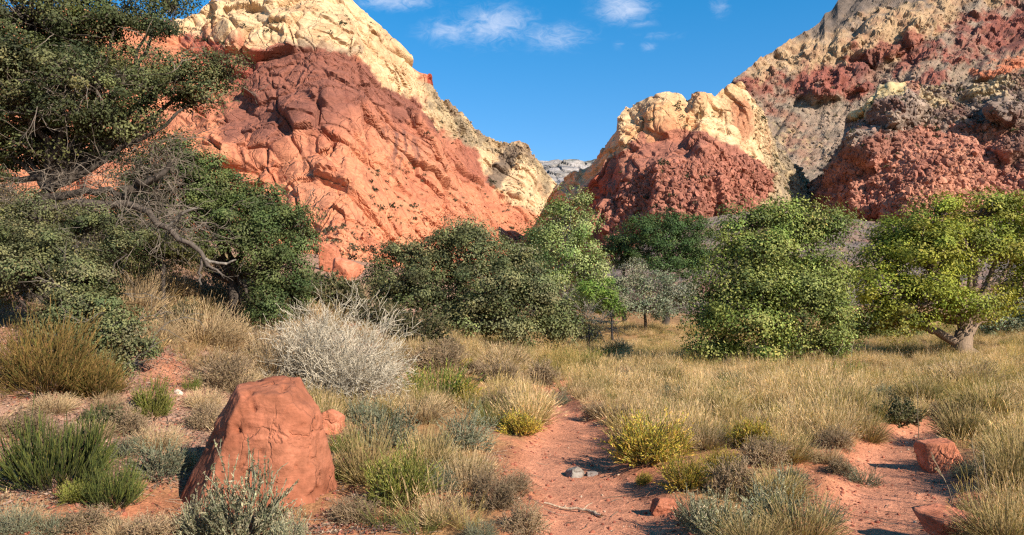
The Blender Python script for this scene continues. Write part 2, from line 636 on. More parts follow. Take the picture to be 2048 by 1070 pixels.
def G(x, y):
    x = np.asarray(x, float)
    y = np.asarray(y, float)
    z = _base_h(x, y)
    p = np.stack([x, y, np.zeros_like(x)], -1)
    near = np.clip(1.4 - np.hypot(x, y) / 60, 0, 1)
    m = path_mask(x, y, .22)
    rough = 1 - .75 * m
    z = z + near * rough * (fbm(p * .9, 3, .5, 5) * .09 + fbm(p * 3.7, 3, .5, 9) * .03)
    z = z - .13 * m + m * near * (fbm(p * 3.2, 2, .5, 61) * .02 + np.minimum(fbm(p * np.array([5, 4, 1]), 2, .5, 63), .1) * .02) + near * fbm(p * 9, 2, .5, 11) * .007
    return z


def at(px, py):
    return flat_at(px, py, G)


def build_ground():
    def axis(lo, hi, st, far, k):
        core = np.arange(lo, hi + st * .5, st)
        g = np.cumsum(np.geomspace(st, (far) / 12, k))
        return core, g
    cx, gx = axis(-7.5, 8.5, .05, 900, 58)
    xs = np.r_[cx[0] - gx[::-1], cx, cx[-1] + gx]
    cy, gy = axis(4.6, 15.0, .05, 1300, 80)
    ys = np.r_[-60, -20, -8, -3, 0, 2, 3.2, 4.0, 4.35, cy, cy[-1] + gy]
    X, Y = np.meshgrid(xs, ys)
    Z = G(X, Y)
    V = np.stack([X, Y, Z], -1)
    ny, nx = X.shape
    i = np.arange((ny - 1) * nx).reshape(ny - 1, nx)[:, :-1]
    Fq = np.stack([i, i + 1, i + nx + 1, i + nx], -1).reshape(-1, 4)
    p = np.stack([X, Y, np.zeros_like(X)], -1)
    n1 = fbm(p * .5, 4, .55, 21)
    n2 = fbm(p * 2.5, 3, .6, 31)
    meadow = A(176, 132, 88, .66) + n2[..., None] * np.array([.05, .035, .02])
    red = A(200, 130, 94, .66)
    path = A(200, 134, 102, .76)
    litter = A(184, 140, 114, .62) + n2[..., None] * .06
    c = meadow
    lm = sst(.1, .6, 1.3 * sst(-1.2, -4.2, X) * sst(5.5, 8, Y) + n1 * .5)[..., None]
    c = c + (litter - c) * lm
    rm = np.maximum(path_mask(X, Y, .45, (3, 4, 5, 6)), 1 - sst(0, .5, np.minimum(path_d(X, Y, 0), path_d(X, Y, 1)) + n2 * .4))
    rm = np.maximum(rm, sst(.25, .55, n1 + n2 * .5) * sst(16, 9, Y) * .9 * (1 - .8 * sst(-2, -4, X) * sst(6.5, 8, Y)))
    c = c + (red - c) * rm[..., None]
    pm = path_mask(X, Y + 0 * n2, .18)[..., None]
    c = c + (path * (1 + n1[..., None] * .12) - c) * pm
    me = mesh_np('ground', V, Fq, np.clip(c.reshape(-1, 3), .02, .8), M_GROUND, True)
    tag(link('ground', me), kind='structure')


build_ground()

# ------------------------------------------------------------------ cliffs
def ip(pts, x):
    pts = np.asarray(pts, float)
    return np.interp(x, pts[:, 0], pts[:, 1])


CLIFF_PTS = {}


def cliff(name, n, m, sky, base, Yb, Yc, e, domes, disp, colour, mat=None, back=70.0, hid=None):
    px = np.linspace(sky[0][0], sky[-1][0], n)
    if hid:                             # coarser columns where trees stand in front
        k0 = int(n * .12)
        px = np.r_[np.linspace(sky[0][0], hid, k0)[:-1], np.linspace(hid, sky[-1][0], n - k0 + 1)]
    t = np.linspace(0, 1, m)
    s, b = ip(sky, px), ip(base, px)
    PX = np.broadcast_to(px, (m, n)).copy()
    PY = b + (s - b) * t[:, None]
    Y = ip(Yb, px) + (ip(Yc, px) - ip(Yb, px)) * t[:, None] ** e
    wn = np.stack([PX / 60, PY / 60, np.zeros_like(PX)], -1)
    qx = PX + fbm(wn, 3, .5, 71) * 22
    qy = PY + fbm(wn, 3, .5, 72) * 22
    D = np.zeros_like(Y)
    for (cx, cy, rx, ry, amp, rot) in domes:
        c_, s_ = math.cos(math.radians(rot)), math.sin(math.radians(rot))
        dx, dy = qx - cx, qy - cy
        u = (dx * c_ + dy * s_) / rx
        v = (-dx * s_ + dy * c_) / ry
        D = np.maximum(D, amp * np.clip(1 - u * u - v * v, 0, 1) ** .85)
    V = W(PX, PY, Y - D)
    N = nrm(np.cross(np.gradient(V, axis=1), np.gradient(V, axis=0)))
    for _ in range(14):                 # displace along the hill's overall direction
        for ax in (0, 1):
            Q = np.concatenate([N.take([0], ax), N, N.take([-1], ax)], ax)
            N = (Q.take(range(0, N.shape[ax]), ax) + N * 2 + Q.take(range(2, N.shape[ax] + 2), ax)) / 4
    N = nrm(nrm(N) - .9 * nrm(V * np.array([1, 1, 0])))
    d = disp(V, PX, PY)
    gx = np.linalg.norm(np.gradient(V, axis=1), axis=-1)
    gy = np.linalg.norm(np.gradient(V, axis=0), axis=-1)
    f = sst(2.6, .9, np.maximum(gx, gy) / np.median(np.maximum(gx, gy)))
    ds = d
    for _ in range(10):                 # no fine relief where the grid is stretched
        for ax in (0, 1):
            Q = np.concatenate([ds.take([0], ax), ds, ds.take([-1], ax)], ax)
            ds = (Q.take(range(0, d.shape[ax]), ax) + ds * 2 + Q.take(range(2, d.shape[ax] + 2), ax)) / 4
    d = d * f + ds * (1 - f)
    V = V + N * d[..., None]
    C = np.clip(colour(V, PX, PY, d), .01, .85)
    # the far side of the ridge, so that it is a solid hill
    kb = 7
    rad = nrm(V[-1] * np.array([1, 1, 0.0]))
    rows = [V[-1] + rad * back * (q + 1) / kb - np.array([0, 0, 1.0]) * ((q + 1) / kb) ** 1.6 * np.maximum(V[-1, :, 2:3] + 3, 4) for q in range(kb)]
    V = np.concatenate([V, np.stack(rows)])
    C = np.concatenate([C, np.repeat(C[-1:], kb, 0)])
    mm = m + kb
    i = (np.arange(mm - 1)[:, None] * n + np.arange(n - 1)[None])
    Fq = np.stack([i, i + 1, i + n + 1, i + n], -1).reshape(-1, 4)
    me = mesh_np(name, V, Fq, C.reshape(-1, 3), mat or M_CLIFF, False)
    o = link(name, me)
    CLIFF_PTS[name] = (PX, PY, V[:m], C[:m])
    return o


def facets(V, s, seed, tilt=.7, off=.2, crack=.08, cw=.06, warp=.3, an=(1, 1, 1)):
    """broken rock: every cell is a tilted plane, thin cracks between the cells"""
    P = V / s * np.asarray(an)
    P = P + np.stack([fbm(P * .8, 2, .5, seed + 1), fbm(P * .8 + 9, 2, .5, seed + 2), fbm(P * .8 + 19, 2, .5, seed + 3)], -1) * warp
    f1, f2, cid, tl = worley(P, seed, .95, True)
    g = f2 - f1
    if s > 1.2:                         # edges no finer than the mesh can hold
        cw = max(cw, .42 / s)
    ew = max(.12, .7 / s) if s > 1.2 else .12
    return s * (tilt * tl * sst(0, ew, g) + off * (cid - .5) * sst(0, ew, g) - crack * np.exp(-(g / cw) ** 2))


def blocks(V, s, amp, seed, warp=.35, flat=1.0, tilt=(0, 0)):
    return facets(V, s, seed, .55 * amp / s * 1.6, .5 * amp / s, .10, .06, warp, (1, 1, flat)), 0


def rubble(V, seed, k=1.0):
    return facets(V, 8 * k, seed, .35, .10, .05, .05) + facets(V, 3.6 * k, seed + 11, .45, .16, .12, .07) + (facets(V, 1.7 * k, seed + 23, .45, .18, .14, .1) if k > .7 else 0)


def slab(V, seed, k=1.0):
    """smooth sandstone with diagonal joints and thin cracks"""
    big = fbm(V / (30 * k), 3, .4, seed) * 4.0 * k
    q = V @ np.array([[.75, .3, -.55], [-.2, .95, .25], [.6, -.1, .8]]).T
    w = fbm(V / (14 * k), 2, .5, seed + 5)[..., None] * .5
    r = 1 - np.abs(fbm(q / (np.array([20, 30, 7]) * k) + w, 2, .45, seed + 6)) * 2.6
    led = -np.clip(r - .74, 0, 1) * 2.2 * k
    qq = q / np.array([1.9, 1.0, .8])
    d = facets(qq, 16 * k, seed + 8, .26, .07, .07, .03, .3) + facets(qq, 6.5 * k, seed + 9, .20, .06, .06, .035, .35) + facets(V, 2.8 * k, seed + 10, .10, .03, .045, .05, .4, (1, 1, 1.6)) * sst(-.15, .25, fbm(V / (20 * k), 2, .5, seed + 3))
    lay = fbm(V / (np.array([9, 9, 2.2]) * k) + w, 2, .5, seed + 12) * .2 * k
    return big + led + d + lay


def mixc(c, new, m):
    return c + (np.asarray(new) - c) * m[..., None]


CREAM = A(244, 204, 156, .58)
CREAM2 = A(232, 186, 138, .55)
RED = A(242, 158, 116, .52)
RED2 = A(226, 142, 106, .5)
MAROON = A(160, 102, 84, .54)
MAROON2 = A(184, 112, 92, .50)
GREY = A(168, 142, 120, .58)
DGREY = A(116, 102, 92, .56)
BRICK = A(174, 114, 90, .78)
BRICK2 = A(152, 98, 80, .78)


def warp_px(PX, PY, amp=9, s=28, seed=91):
    p = np.stack([PX / s, PY / s, np.zeros_like(PX)], -1)
    return PX + fbm(p, 4, .6, seed) * amp * 2, PY + fbm(p + 40, 4, .6, seed + 1) * amp * 2


def far_cliff():
    sky = [(1070, 322), (1088, 322), (1110, 320), (1140, 319), (1165, 321), (1190, 318), (1230, 312), (1300, 330)]
    base = [(1070, 400), (1300, 400)]

    def disp(V, PX, PY):
        a, _ = blocks(V, 30, 6, 3, flat=.45)
        return a + fbm(V / np.array([60, 60, 8]), 3, .5, 4) * 5

    def colour(V, PX, PY, d):
        c = np.broadcast_to(A(176, 166, 158, .66), V.shape).copy()
        lay = fbm(V / np.array([80, 80, 7]), 3, .5, 8)
        c = mixc(c, A(128, 124, 124, .6), sst(0, .4, lay))
        c = mixc(c, A(92, 100, 92, .6), sst(.1, .3, fbm(V / 25, 3, .6, 9)) * .7 * sst(332, 322, PY))
        return c
    o = cliff('distant_cliff', 150, 60, sky, base, [(0, 1150)], [(0, 1350)], 1.0, [], disp, colour, M_CLIFF_FAR, back=250)
    tag(o, kind='structure')


def left_mountain():
    sky = [(-160, 40), (0, 20), (200, 30), (340, 22), (372, 22), (398, 14), (420, -6), (470, -40), (600, -80), (690, -34), (716, 2), (745, 36), (770, 66), (792, 92), (820, 130), (848, 158), (858, 158), (868, 176), (882, 196),
           (906, 210), (940, 240), (962, 258), (986, 276), (1010, 291), (1022, 286), (1040, 282), (1054, 290), (1066, 310), (1080, 328), (1096, 345), (1112, 362), (1124, 395), (1135, 440)]
    base = [(-160, 620), (1135, 620)]
    Yb = [(-160, 130), (300, 135), (700, 125), (950, 150), (1080, 190), (1135, 230)]
    Yc = [(-160, 215), (400, 225), (700, 225), (860, 250), (1000, 300), (1135, 310)]
    domes = [(430, 330, 130, 150, 16, 35), (700, 390, 210, 190, 30, -10), (660, 230, 190, 150, 24, 20), (600, 480, 130, 130, 18, 0), (880, 430, 190, 120, 26, 25), (850, 300, 110, 120, 22, 40),
             (560, 300, 90, 110, 20, -20), (640, 60, 170, 90, 14, 25), (790, 130, 70, 90, 10, 55), (1040, 345, 55, 75, 22, 10), (1045, 445, 80, 70, 20, 30), (480, 70, 120, 80, 10, 20), (930, 300, 40, 60, 10, 30), (340, 250, 150, 150, 8, 0)]
    greyp = [(838, 165), (870, 160), (960, 245), (1020, 280), (1060, 280), (1110, 350), (1100, 392), (1060, 330), (1030, 322), (1000, 310), (940, 290), (905, 270), (880, 240), (850, 200)]
    greyp2 = [(985, 330), (1010, 305), (1035, 300), (1015, 345), (1000, 375), (975, 365)]

    def disp(V, PX, PY):
        wx, wy = warp_px(PX, PY, 6, 30, 15)
        gz = inpoly(wx, wy, greyp, 12)
        s_ = slab(V, 100)
        r_ = rubble(V, 140, 1.2) * .8 + fbm(V / 15, 3, .5, 44) * 2
        b_, _ = blocks(V, 11, 2.6, 170, flat=1.3, tilt=(.4, 0))
        cz = sst(210, 150, PY - (PX - 600) * .3)
        low = sst(430, 520, PY)
        d = s_ + b_ * .5 * cz + low * rubble(V, 150, .8) * .6
        return d * (1 - gz) + r_ * gz

    def colour(V, PX, PY, d):
        wx, wy = warp_px(PX, PY, 7, 26)
        bx, by = warp_px(PX, PY, 16, 60, 95)
        n = fbm(V / 9, 4, .6, 201)
        n2 = fbm(V / 30, 3, .5, 203)
        c = np.broadcast_to(RED, V.shape).copy()
        c = mixc(c, RED2, sst(-.1, .35, n))
        c = mixc(c, A(246, 166, 126, .44), sst(.1, .45, n2) * .6)
        # browner, maroon upper face with soft edges
        dark = [(540, 98), (600, 88), (700, 104), (760, 140), (800, 180), (832, 184), (868, 226), (880, 268), (866, 272), (845, 250), (800, 232), (755, 205), (705, 228), (640, 258), (560, 285), (498, 275), (455, 300), (440, 250), (462, 180), (505, 130)]
        c = mixc(c, MAROON2, inpoly(bx, by, [(430, 120), (560, 80), (800, 150), (960, 260), (1010, 370), (960, 380), (900, 330), (780, 260), (640, 290), (530, 330), (430, 290)], 30) * .5)
        c = mixc(c, MAROON, inpoly(bx, by, dark, 15) * .94)
        c = mixc(c, MAROON * .8, inpoly(bx, by, dark, 10) * sst(.05, .4, n) * .6)
        c = mixc(c, A(176, 104, 86, .5), inpoly(bx, by, [(935, 275), (985, 300), (1010, 330), (985, 370), (950, 350), (930, 310)], 9) * .5)
        # grey desert varnish running down
        st = fbm(np.stack([PX / 9, PY / 70, PX * 0], -1), 3, .5, 33)
        c = mixc(c, A(120, 84, 76, .6), inpoly(bx, by, [(770, 245), (830, 255), (842, 330), (815, 345), (780, 320), (765, 280)], 12) * sst(-.1, .3, st) * .8)
        c = mixc(c, A(150, 90, 74, .5), sst(.22, .5, fbm(np.stack([PX / 14, PY / 45, PX * 0], -1), 4, .55, 35)) * sst(480, 300, PY) * .55)
        # pale sandstone cap
        cream = [(330, 55), (352, 8), (420, -100), (720, -100), (800, 90), (832, 150), (862, 186), (905, 225), (1000, 300), (1025, 310), (1065, 320), (1120, 360), (1130, 450), (1095, 420), (1062, 418), (1030, 402), (992, 385), (982, 345), (955, 300), (915, 262), (872, 245), (842, 196), (800, 190), (765, 168), (742, 138), (700, 106), (640, 94), (570, 96), (522, 116), (470, 112), (430, 82), (390, 66)]
        m = inpoly(wx, wy, cream, 4.5)
        pinkz = inpoly(bx, by, [(355, 40), (420, 60), (530, 110), (500, 150), (420, 150), (370, 100)], 18)
        cc = mixc(np.broadcast_to(CREAM, V.shape).copy(), CREAM2, sst(-.05, .4, n))
        cc = mixc(cc, A(236, 178, 132, .46), sst(.15, .5, n2) * .6)
        c = mixc(c, A(176, 96, 78, .7), pinkz * .85)
        c = mixc(c, cc, m * (1 - .75 * pinkz * sst(-.2, .2, n)))
        g = inpoly(wx, wy, greyp, 6)
        c = mixc(c, mixc(np.broadcast_to(A(150, 130, 104, .66), V.shape).copy(), A(186, 160, 122, .7), sst(-.1, .3, n)), g * .9)
        c = mixc(c, A(106, 90, 80, .6), inpoly(wx, wy, greyp2, 5) * .85)
        c = mixc(c, A(166, 142, 118, .66), inpoly(wx, wy, [(555, 100), (600, 84), (720, 100), (720, 112), (640, 97)], 4) * .7)
        c = mixc(c, A(172, 82, 62, .7), inpoly(PX, PY, [(848, 150), (872, 150), (874, 172), (852, 172)], 2))
        return c
    o = cliff('red_sandstone_mountain', 560, 380, sky, base, Yb, Yc, 1.0, [q_[:4] + (q_[4] * .5, q_[5]) for q_ in domes], disp, colour, M_SLICK, hid=310)
    tag(o, kind='structure')


def middle_dome():
    sky = [(1040, 480), (1066, 440), (1090, 402), (1112, 372), (1150, 347), (1190, 322), (1206, 304), (1216, 282), (1230, 262), (1236, 240), (1256, 216), (1280, 202), (1302, 193), (1340, 187), (1366, 192), (1374, 198), (1380, 184), (1400, 179), (1428, 180), (1434, 188), (1448, 172), (1480, 168), (1496, 182), (1514, 205), (1534, 236), (1560, 276), (1590, 318), (1622, 362), (1655, 415), (1680, 475)]
    base = [(1040, 610), (1680, 610)]
    Yb = [(1030, 175), (1100, 160), (1180, 142), (1400, 138), (1540, 165), (1680, 210)]
    Yc = [(1030, 215), (1200, 196), (1400, 190), (1540, 215), (1680, 260)]
    domes = [(1350, 365, 175, 120, 26, 0), (1290, 290, 70, 70, 14, 0), (1410, 300, 75, 60, 24, 0), (1405, 205, 45, 40, 12, 0), (1475, 225, 60, 80, 10, 10), (1325, 232, 70, 50, 20, -15), (1240, 270, 50, 60, 12, -35), (1210, 400, 50, 90, 16, 15), (1470, 390, 110, 80, 18, 0), (1150, 370, 70, 30, 8, -25), (1560, 330, 40, 80, 6, 0)]
    red = [(1163, 372), (1195, 345), (1238, 302), (1262, 292), (1285, 266), (1300, 278), (1330, 262), (1368, 254), (1420, 262), (1452, 282), (1500, 308), (1545, 338), (1560, 350), (1548, 372), (1530, 405), (1540, 430), (1600, 450), (1600, 560), (1130, 560), (1160, 420)]

    def rubz(PX, PY):
        wx, wy = warp_px(PX, PY, 8, 30, 25)
        r = inpoly(wx, wy, [(1230, 400), (1300, 330), (1400, 320), (1470, 310), (1560, 340), (1560, 520), (1180, 520)], 25)
        r2 = inpoly(wx, wy, [(1500, 190), (1540, 230), (1690, 440), (1690, 540), (1540, 340), (1520, 260)], 12)
        return np.maximum(r, r2)

    def disp(V, PX, PY):
        z = rubz(PX, PY)
        b_, _ = blocks(V, 13, 4.0, 310, flat=.8)
        vj, _ = blocks(V * np.array([1, 1, .28]), 7.5, 3.2, 330, warp=.5)
        up = sst(330, 270, PY)
        return (slab(V, 300, .6) * .6 + facets(V * np.array([1, 1, .6]), 9, 312, .24, .10, .08, .05) + vj * up * .15) * (1 - z) + (rubble(V, 340, .45) * .8 + facets(V, 16, 343, .2, .05, .03, .05) + fbm(V / 20, 3, .5, 345) * 4) * z

    def colour(V, PX, PY, d):
        wx, wy = warp_px(PX, PY, 5, 24)
        n = fbm(V / 8, 4, .6, 401)
        z = rubz(PX, PY)
        c = mixc(np.broadcast_to(CREAM, V.shape).copy(), CREAM2, sst(-.1, .35, n))
        c = mixc(c, A(214, 156, 108, .74), sst(.15, .4, fbm(V / np.array([14, 14, 30]), 3, .5, 405)) * .7)
        c = mixc(c, A(176, 112, 82, .7), inpoly(wx, wy, [(1462, 195), (1492, 200), (1505, 260), (1490, 285), (1470, 250)], 9) * .75)
        c = mixc(c, A(206, 150, 108, .74), inpoly(wx, wy, [(1378, 180), (1430, 180), (1428, 202), (1380, 204)], 5) * .7)
        c = mixc(c, A(196, 170, 130, .6), z * .75 * sst(-.5, .1, n))
        gz = sst(1515, 1580, wx) * .9
        c = mixc(c, mixc(np.broadcast_to(A(156, 136, 112, .56), V.shape).copy(), A(206, 178, 136, .56), sst(.0, .3, n + fbm(V / 3, 2, .5, 409) * .5)), gz)
        r = inpoly(wx, wy, red, 4)
        rc = mixc(np.broadcast_to(BRICK2, V.shape).copy(), BRICK, sst(-.1, .35, n))
        rc = mixc(rc, A(178, 112, 92, .58), z * sst(0, .4, n) * .8)
        c = mixc(c, rc, r)
        c = mixc(c, A(170, 88, 66, .7), inpoly(wx, wy, [(1170, 380), (1195, 350), (1225, 345), (1205, 385), (1175, 440)], 7) * .7)
        c = mixc(c, A(178, 104, 76, .7), inpoly(wx, wy, [(1335, 225), (1362, 250), (1330, 270), (1300, 280), (1290, 268)], 8) * .5)
        return c
    o = cliff('cream_capped_rock_dome', 400, 300, sky, base, Yb, Yc, 1.0, [q_[:4] + (q_[4] * .5, q_[5]) for q_ in domes], disp, colour, M_SLICK)
    tag(o, kind='structure')


def back_slope():
    sky = [(1400, 230), (1425, 196), (1440, 184), (1462, 163), (1500, 130), (1530, 106), (1565, 88), (1600, 68), (1622, 54), (1640, 40), (1650, 20), (1664, 14), (1676, -6), (1720, -40), (1800, -84), (1950, -130), (2300, -220)]
    base = [(1400, 430), (1600, 470), (2300, 430)]
    Yb = [(1400, 300), (2300, 290)]
    Yc = [(1400, 380), (1700, 470), (2300, 520)]
    domes = [(1620, 130, 90, 45, 10, -20), (1740, 85, 100, 45, 16, -15), (1810, 50, 80, 45, 12, -10), (1650, 165, 70, 40, 16, -10), (1700, 150, 50, 40, 14, 0), (1900, 110, 140, 50, 10, -25), (1480, 185, 60, 30, 6, -35), (2010, 130, 90, 35, 14, -15), (1880, 170, 80, 26, 10, 0)]
    creamp = [(1490, 150), (1530, 118), (1590, 76), (1640, 82), (1690, 62), (1740, 30), (1800, 22), (1870, 10), (1920, 20), (1900, 60), (1850, 84), (1820, 100), (1790, 112), (1760, 116), (1725, 112), (1690, 128), (1655, 118), (1610, 138), (1570, 146), (1540, 152)]
    redp = [[(1530, 150), (1580, 158), (1612, 130), (1640, 124), (1690, 132), (1728, 122), (1738, 140), (1700, 165), (1690, 190), (1640, 196), (1590, 185), (1560, 165)],
            [(1440, 190), (1470, 160), (1516, 150), (1520, 180), (1490, 185), (1460, 190)],
            [(1775, 140), (1810, 112), (1870, 86), (1900, 84), (1870, 108), (1830, 130), (1790, 152)],
            [(1900, 80), (1960, 50), (2020, 25), (2120, 0), (2120, 90), (2040, 92), (1960, 118), (1900, 130), (1880, 120)],
            [(1830, 150), (1900, 140), (1910, 165), (1860, 172)],
            [(1690, 175), (1740, 150), (1760, 165), (1720, 190), (1695, 195)]]
    orange = [(1940, 145), (1975, 122), (2050, 100), (2150, 90), (2150, 140), (2040, 142), (1975, 158)]

    def bands(V, PX, PY):
        q = PY + .33 * (PX - 1530) + fbm(np.stack([PX / 70, PY / 50, PX * 0], -1), 4, .55, 641) * 44
        pn = fbm(V / np.array([26, 26, 34]), 4, .6, 643)
        ok = sst(1470, 1530, PX)
        wc = sst(66, 92, q) * sst(172, 150, q) * sst(-.12, .2, pn) * ok
        wr = sst(146, 164, q) * sst(240, 205, q) * sst(-.12, .16, fbm(V / np.array([30, 30, 24]), 4, .6, 645)) * ok
        return q, wc, wr

    def disp(V, PX, PY):
        wx, wy = warp_px(PX, PY, 12, 30, 27)
        q, wc, wr = bands(V, PX, PY)
        o = np.maximum(np.maximum(wc, wr), inpoly(wx, wy, creamp, 16) * .7)
        for p in redp + [orange]:
            o = np.maximum(o, inpoly(wx, wy, p, 14) * .8)
        a = facets(V * np.array([1, 1, .42]), 15, 510, .42, .16, .10, .06, .5)
        b = facets(V * np.array([1, 1, .6]), 6.5, 520, .4, .14, .1, .07)
        gully = (1 - np.abs(fbm(np.stack([(PX + PY * .6) / 55, PY / 260, PX * 0], -1), 3, .5, 533)) * 2.4)
        return o * (a * .7 + b * .8 + 1.2) + rubble(V, 530, .8) * (.4 + .3 * o) - np.clip(gully, 0, 1) * 2.2 + fbm(V / 30, 3, .5, 535) * 4

    def colour(V, PX, PY, d):
        wx, wy = warp_px(PX, PY, 13, 26)
        q, wc, wr = bands(V, PX, PY)
        n = fbm(V / 10, 4, .6, 601)
        n2 = fbm(V / np.array([30, 30, 60]), 3, .6, 603)
        c = mixc(np.broadcast_to(GREY, V.shape).copy(), A(138, 120, 104, .56), sst(-.1, .3, n))
        c = mixc(c, A(176, 126, 102, .52), sst(.0, .4, n2) * sst(80, 160, PY) * .7)
        c = mixc(c, A(186, 164, 138, .54), sst(.15, .4, fbm(V / 4, 3, .6, 605)) * .7)
        c = mixc(c, A(96, 92, 72, .5), sst(.2, .36, fbm(V / 3.2, 3, .6, 606)) * .45)
        c = mixc(c, DGREY, inpoly(wx, wy, [(1590, 80), (1640, 20), (1690, -60), (2000, -200), (1850, 10), (1740, 22), (1690, 55), (1640, 72)], 12) * .85)
        cr = mixc(np.broadcast_to(A(214, 176, 134, .5), V.shape).copy(), A(190, 148, 114, .5), sst(-.1, .3, n))
        rd = mixc(np.broadcast_to(A(168, 96, 80, .55), V.shape).copy(), A(136, 82, 72, .54), sst(-.1, .3, n))
        c = mixc(c, cr, np.maximum(wc * .9, inpoly(wx, wy, creamp, 9) * sst(-.5, .05, n2 + n * .5)))
        w = wr * .85
        for p in redp:
            w = np.maximum(w, inpoly(wx, wy, p, 9) * .92 * sst(-.6, -.1, n2 + n * .5))
        c = mixc(c, rd, w)
        c = mixc(c, A(220, 134, 96, .52), inpoly(wx, wy, orange, 8) * sst(-.4, .1, n))
        c = mixc(c, A(216, 184, 136, .5), sst(.05, .35, fbm(V / 5, 3, .6, 608)) * inpoly(wx, wy, [(1540, 230), (1600, 250), (1640, 300), (1600, 350), (1560, 320)], 14) * .8)
        return c
    o = cliff('scree_mountain_slope', 340, 260, sky, base, Yb, Yc, 1.0, domes, disp, colour)
    tag(o, kind='structure')


def right_cliff():
    sky = [(1510, 470), (1548, 440), (1580, 405), (1612, 372), (1652, 335), (1678, 300), (1692, 268), (1700, 240), (1708, 224), (1736, 200), (1764, 180), (1790, 166), (1818, 152), (1836, 152), (1850, 165), (1900, 168), (1950, 160), (2000, 148), (2048, 138), (2120, 120), (2300, 90)]
    base = [(1510, 600), (2300, 600)]
    Yb = [(1510, 205), (1650, 165), (2300, 155)]
    Yc = [(1510, 240), (1700, 232), (1850, 232), (2300, 230)]
    domes = [(1850, 370, 190, 110, 20, 0), (1740, 300, 70, 50, 20, 20), (1790, 215, 60, 50, 18, -15), (2010, 215, 40, 40, 16, 0), (1700, 370, 90, 70, 12, 30), (1950, 400, 120, 60, 14, 0), (2050, 330, 80, 90, 12, 0), (1730, 210, 40, 26, 10, -30)]
    greyp = [(1640, 350), (1680, 290), (1690, 225), (1760, 170), (1850, 120), (2320, 60), (2320, 260), (2060, 330), (2040, 260), (1960, 250), (1900, 262), (1850, 252), (1800, 262), (1790, 275), (1750, 268), (1700, 300), (1670, 335)]

    def disp(V, PX, PY):
        wx, wy = warp_px(PX, PY, 9, 30, 29)
        g = inpoly(wx, wy, greyp, 10)
        big = fbm(V / 22, 3, .5, 701) * 4
        a, _ = blocks(V, 12, 4.2, 720, flat=1.2)
        l_ = fbm(V / np.array([14, 14, 1.8]), 3, .55, 725) * 1.4
        return big + (rubble(V, 710, .45) * .8 + facets(V, 16, 715, .25, .10, .08, .05)) * (1 - g) + (a * .9 + l_ + rubble(V, 740, .55)) * g

    def colour(V, PX, PY, d):
        wx, wy = warp_px(PX, PY, 9, 24)
        n = fbm(V / 8, 4, .6, 801)
        n2 = fbm(V / 20, 3, .5, 803)
        c = mixc(np.broadcast_to(A(178, 118, 96, .68), V.shape).copy(), A(202, 140, 112, .66), sst(-.1, .35, n))
        c = mixc(c, A(212, 146, 112, .58), inpoly(wx, wy, [(1740, 340), (1850, 320), (1960, 340), (1900, 410), (1780, 420)], 35) * .5)
        c = mixc(c, A(150, 90, 78, .55), sst(.1, .45, n2) * .6)
        g = inpoly(wx, wy, greyp, 7)
        c = mixc(c, A(150, 100, 82, .6), inpoly(wx, wy, [(1660, 330), (1690, 270), (1760, 255), (1840, 250), (1850, 285), (1740, 300), (1690, 345)], 12) * .8)
        gc = mixc(np.broadcast_to(A(140, 118, 104, .64), V.shape).copy(), A(166, 142, 122, .68), sst(-.15, .3, n))
        gc = mixc(gc, A(128, 88, 76, .6), sst(.05, .35, n2) * .8)
        gc = mixc(gc, A(206, 180, 130, .72), inpoly(wx, wy, [(1692, 222), (1760, 190), (1752, 222), (1712, 246), (1700, 238)], 6) * .95)
        gc = mixc(gc, A(210, 182, 128, .72), inpoly(wx, wy, [(1745, 185), (1790, 160), (1822, 150), (1820, 168), (1770, 196)], 5) * .8)
        gc = mixc(gc, A(196, 170, 128, .7), inpoly(wx, wy, [(1840, 165), (2000, 145), (2080, 140), (2060, 185), (1960, 200), (1850, 210)], 12) * sst(-.25, .25, n) * .8)
        gc = mixc(gc, A(176, 112, 86, .68), inpoly(wx, wy, [(1800, 150), (1842, 150), (1845, 170), (1815, 172)], 5) * .7)
        c = mixc(c, gc, g)
        c = mixc(c, A(122, 92, 78, .62), inpoly(wx, wy, [(2000, 260), (2080, 230), (2080, 330), (2020, 340)], 16) * .8)
        c = mixc(c, A(140, 122, 104, .62), sst(430, 470, PY + n * 30) * .7)
        return c
    o = cliff('red_rubble_cliff', 400, 260, sky, base, Yb, Yc, 1.0, domes, disp, colour)
    tag(o, kind='structure')


def foot_slope():
    """grey scree apron between the meadow and the right-hand cliffs"""
    sky = [(1100, 622), (1160, 560), (1250, 500), (1330, 466), (1400, 440), (1470, 426), (1530, 418), (1580, 424), (1640, 430), (1720, 440), (1800, 446), (1900, 440), (2050, 430), (2300, 430)]
    base = [(1100, 655), (2300, 655)]

    def disp(V, PX, PY):
        return rubble(V, 900, .4) * .4 + fbm(V / 10, 3, .5, 905) * .8

    def colour(V, PX, PY, d):
        n = fbm(V / 5, 4, .6, 911)
        c = mixc(np.broadcast_to(A(128, 112, 102, .62), V.shape).copy(), A(152, 122, 104, .64), sst(-.1, .3, n))
        return mixc(c, A(158, 100, 84, .62), sst(.1, .4, fbm(V / 14, 3, .5, 915)) * .6)
    o = cliff('grey_scree_apron', 240, 70, sky, base, [(0, 62)], [(1100, 90), (1160, 130), (1600, 158), (2300, 145)], 1.0, [], disp, colour, back=40)
    tag(o, kind='structure')


far_cliff()
left_mountain()
middle_dome()
back_slope()
right_cliff()
foot_slope()

# ------------------------------------------------------------------ rocks
def ico(sub):
    import bmesh
    bm = bmesh.new()
    bmesh.ops.create_icosphere(bm, subdivisions=sub, radius=1)
    V = np.array([v.co[:] for v in bm.verts])
    Fc = np.array([[v.index for v in f.verts] for f in bm.faces])
    bm.free()
    return nrm(V), Fc


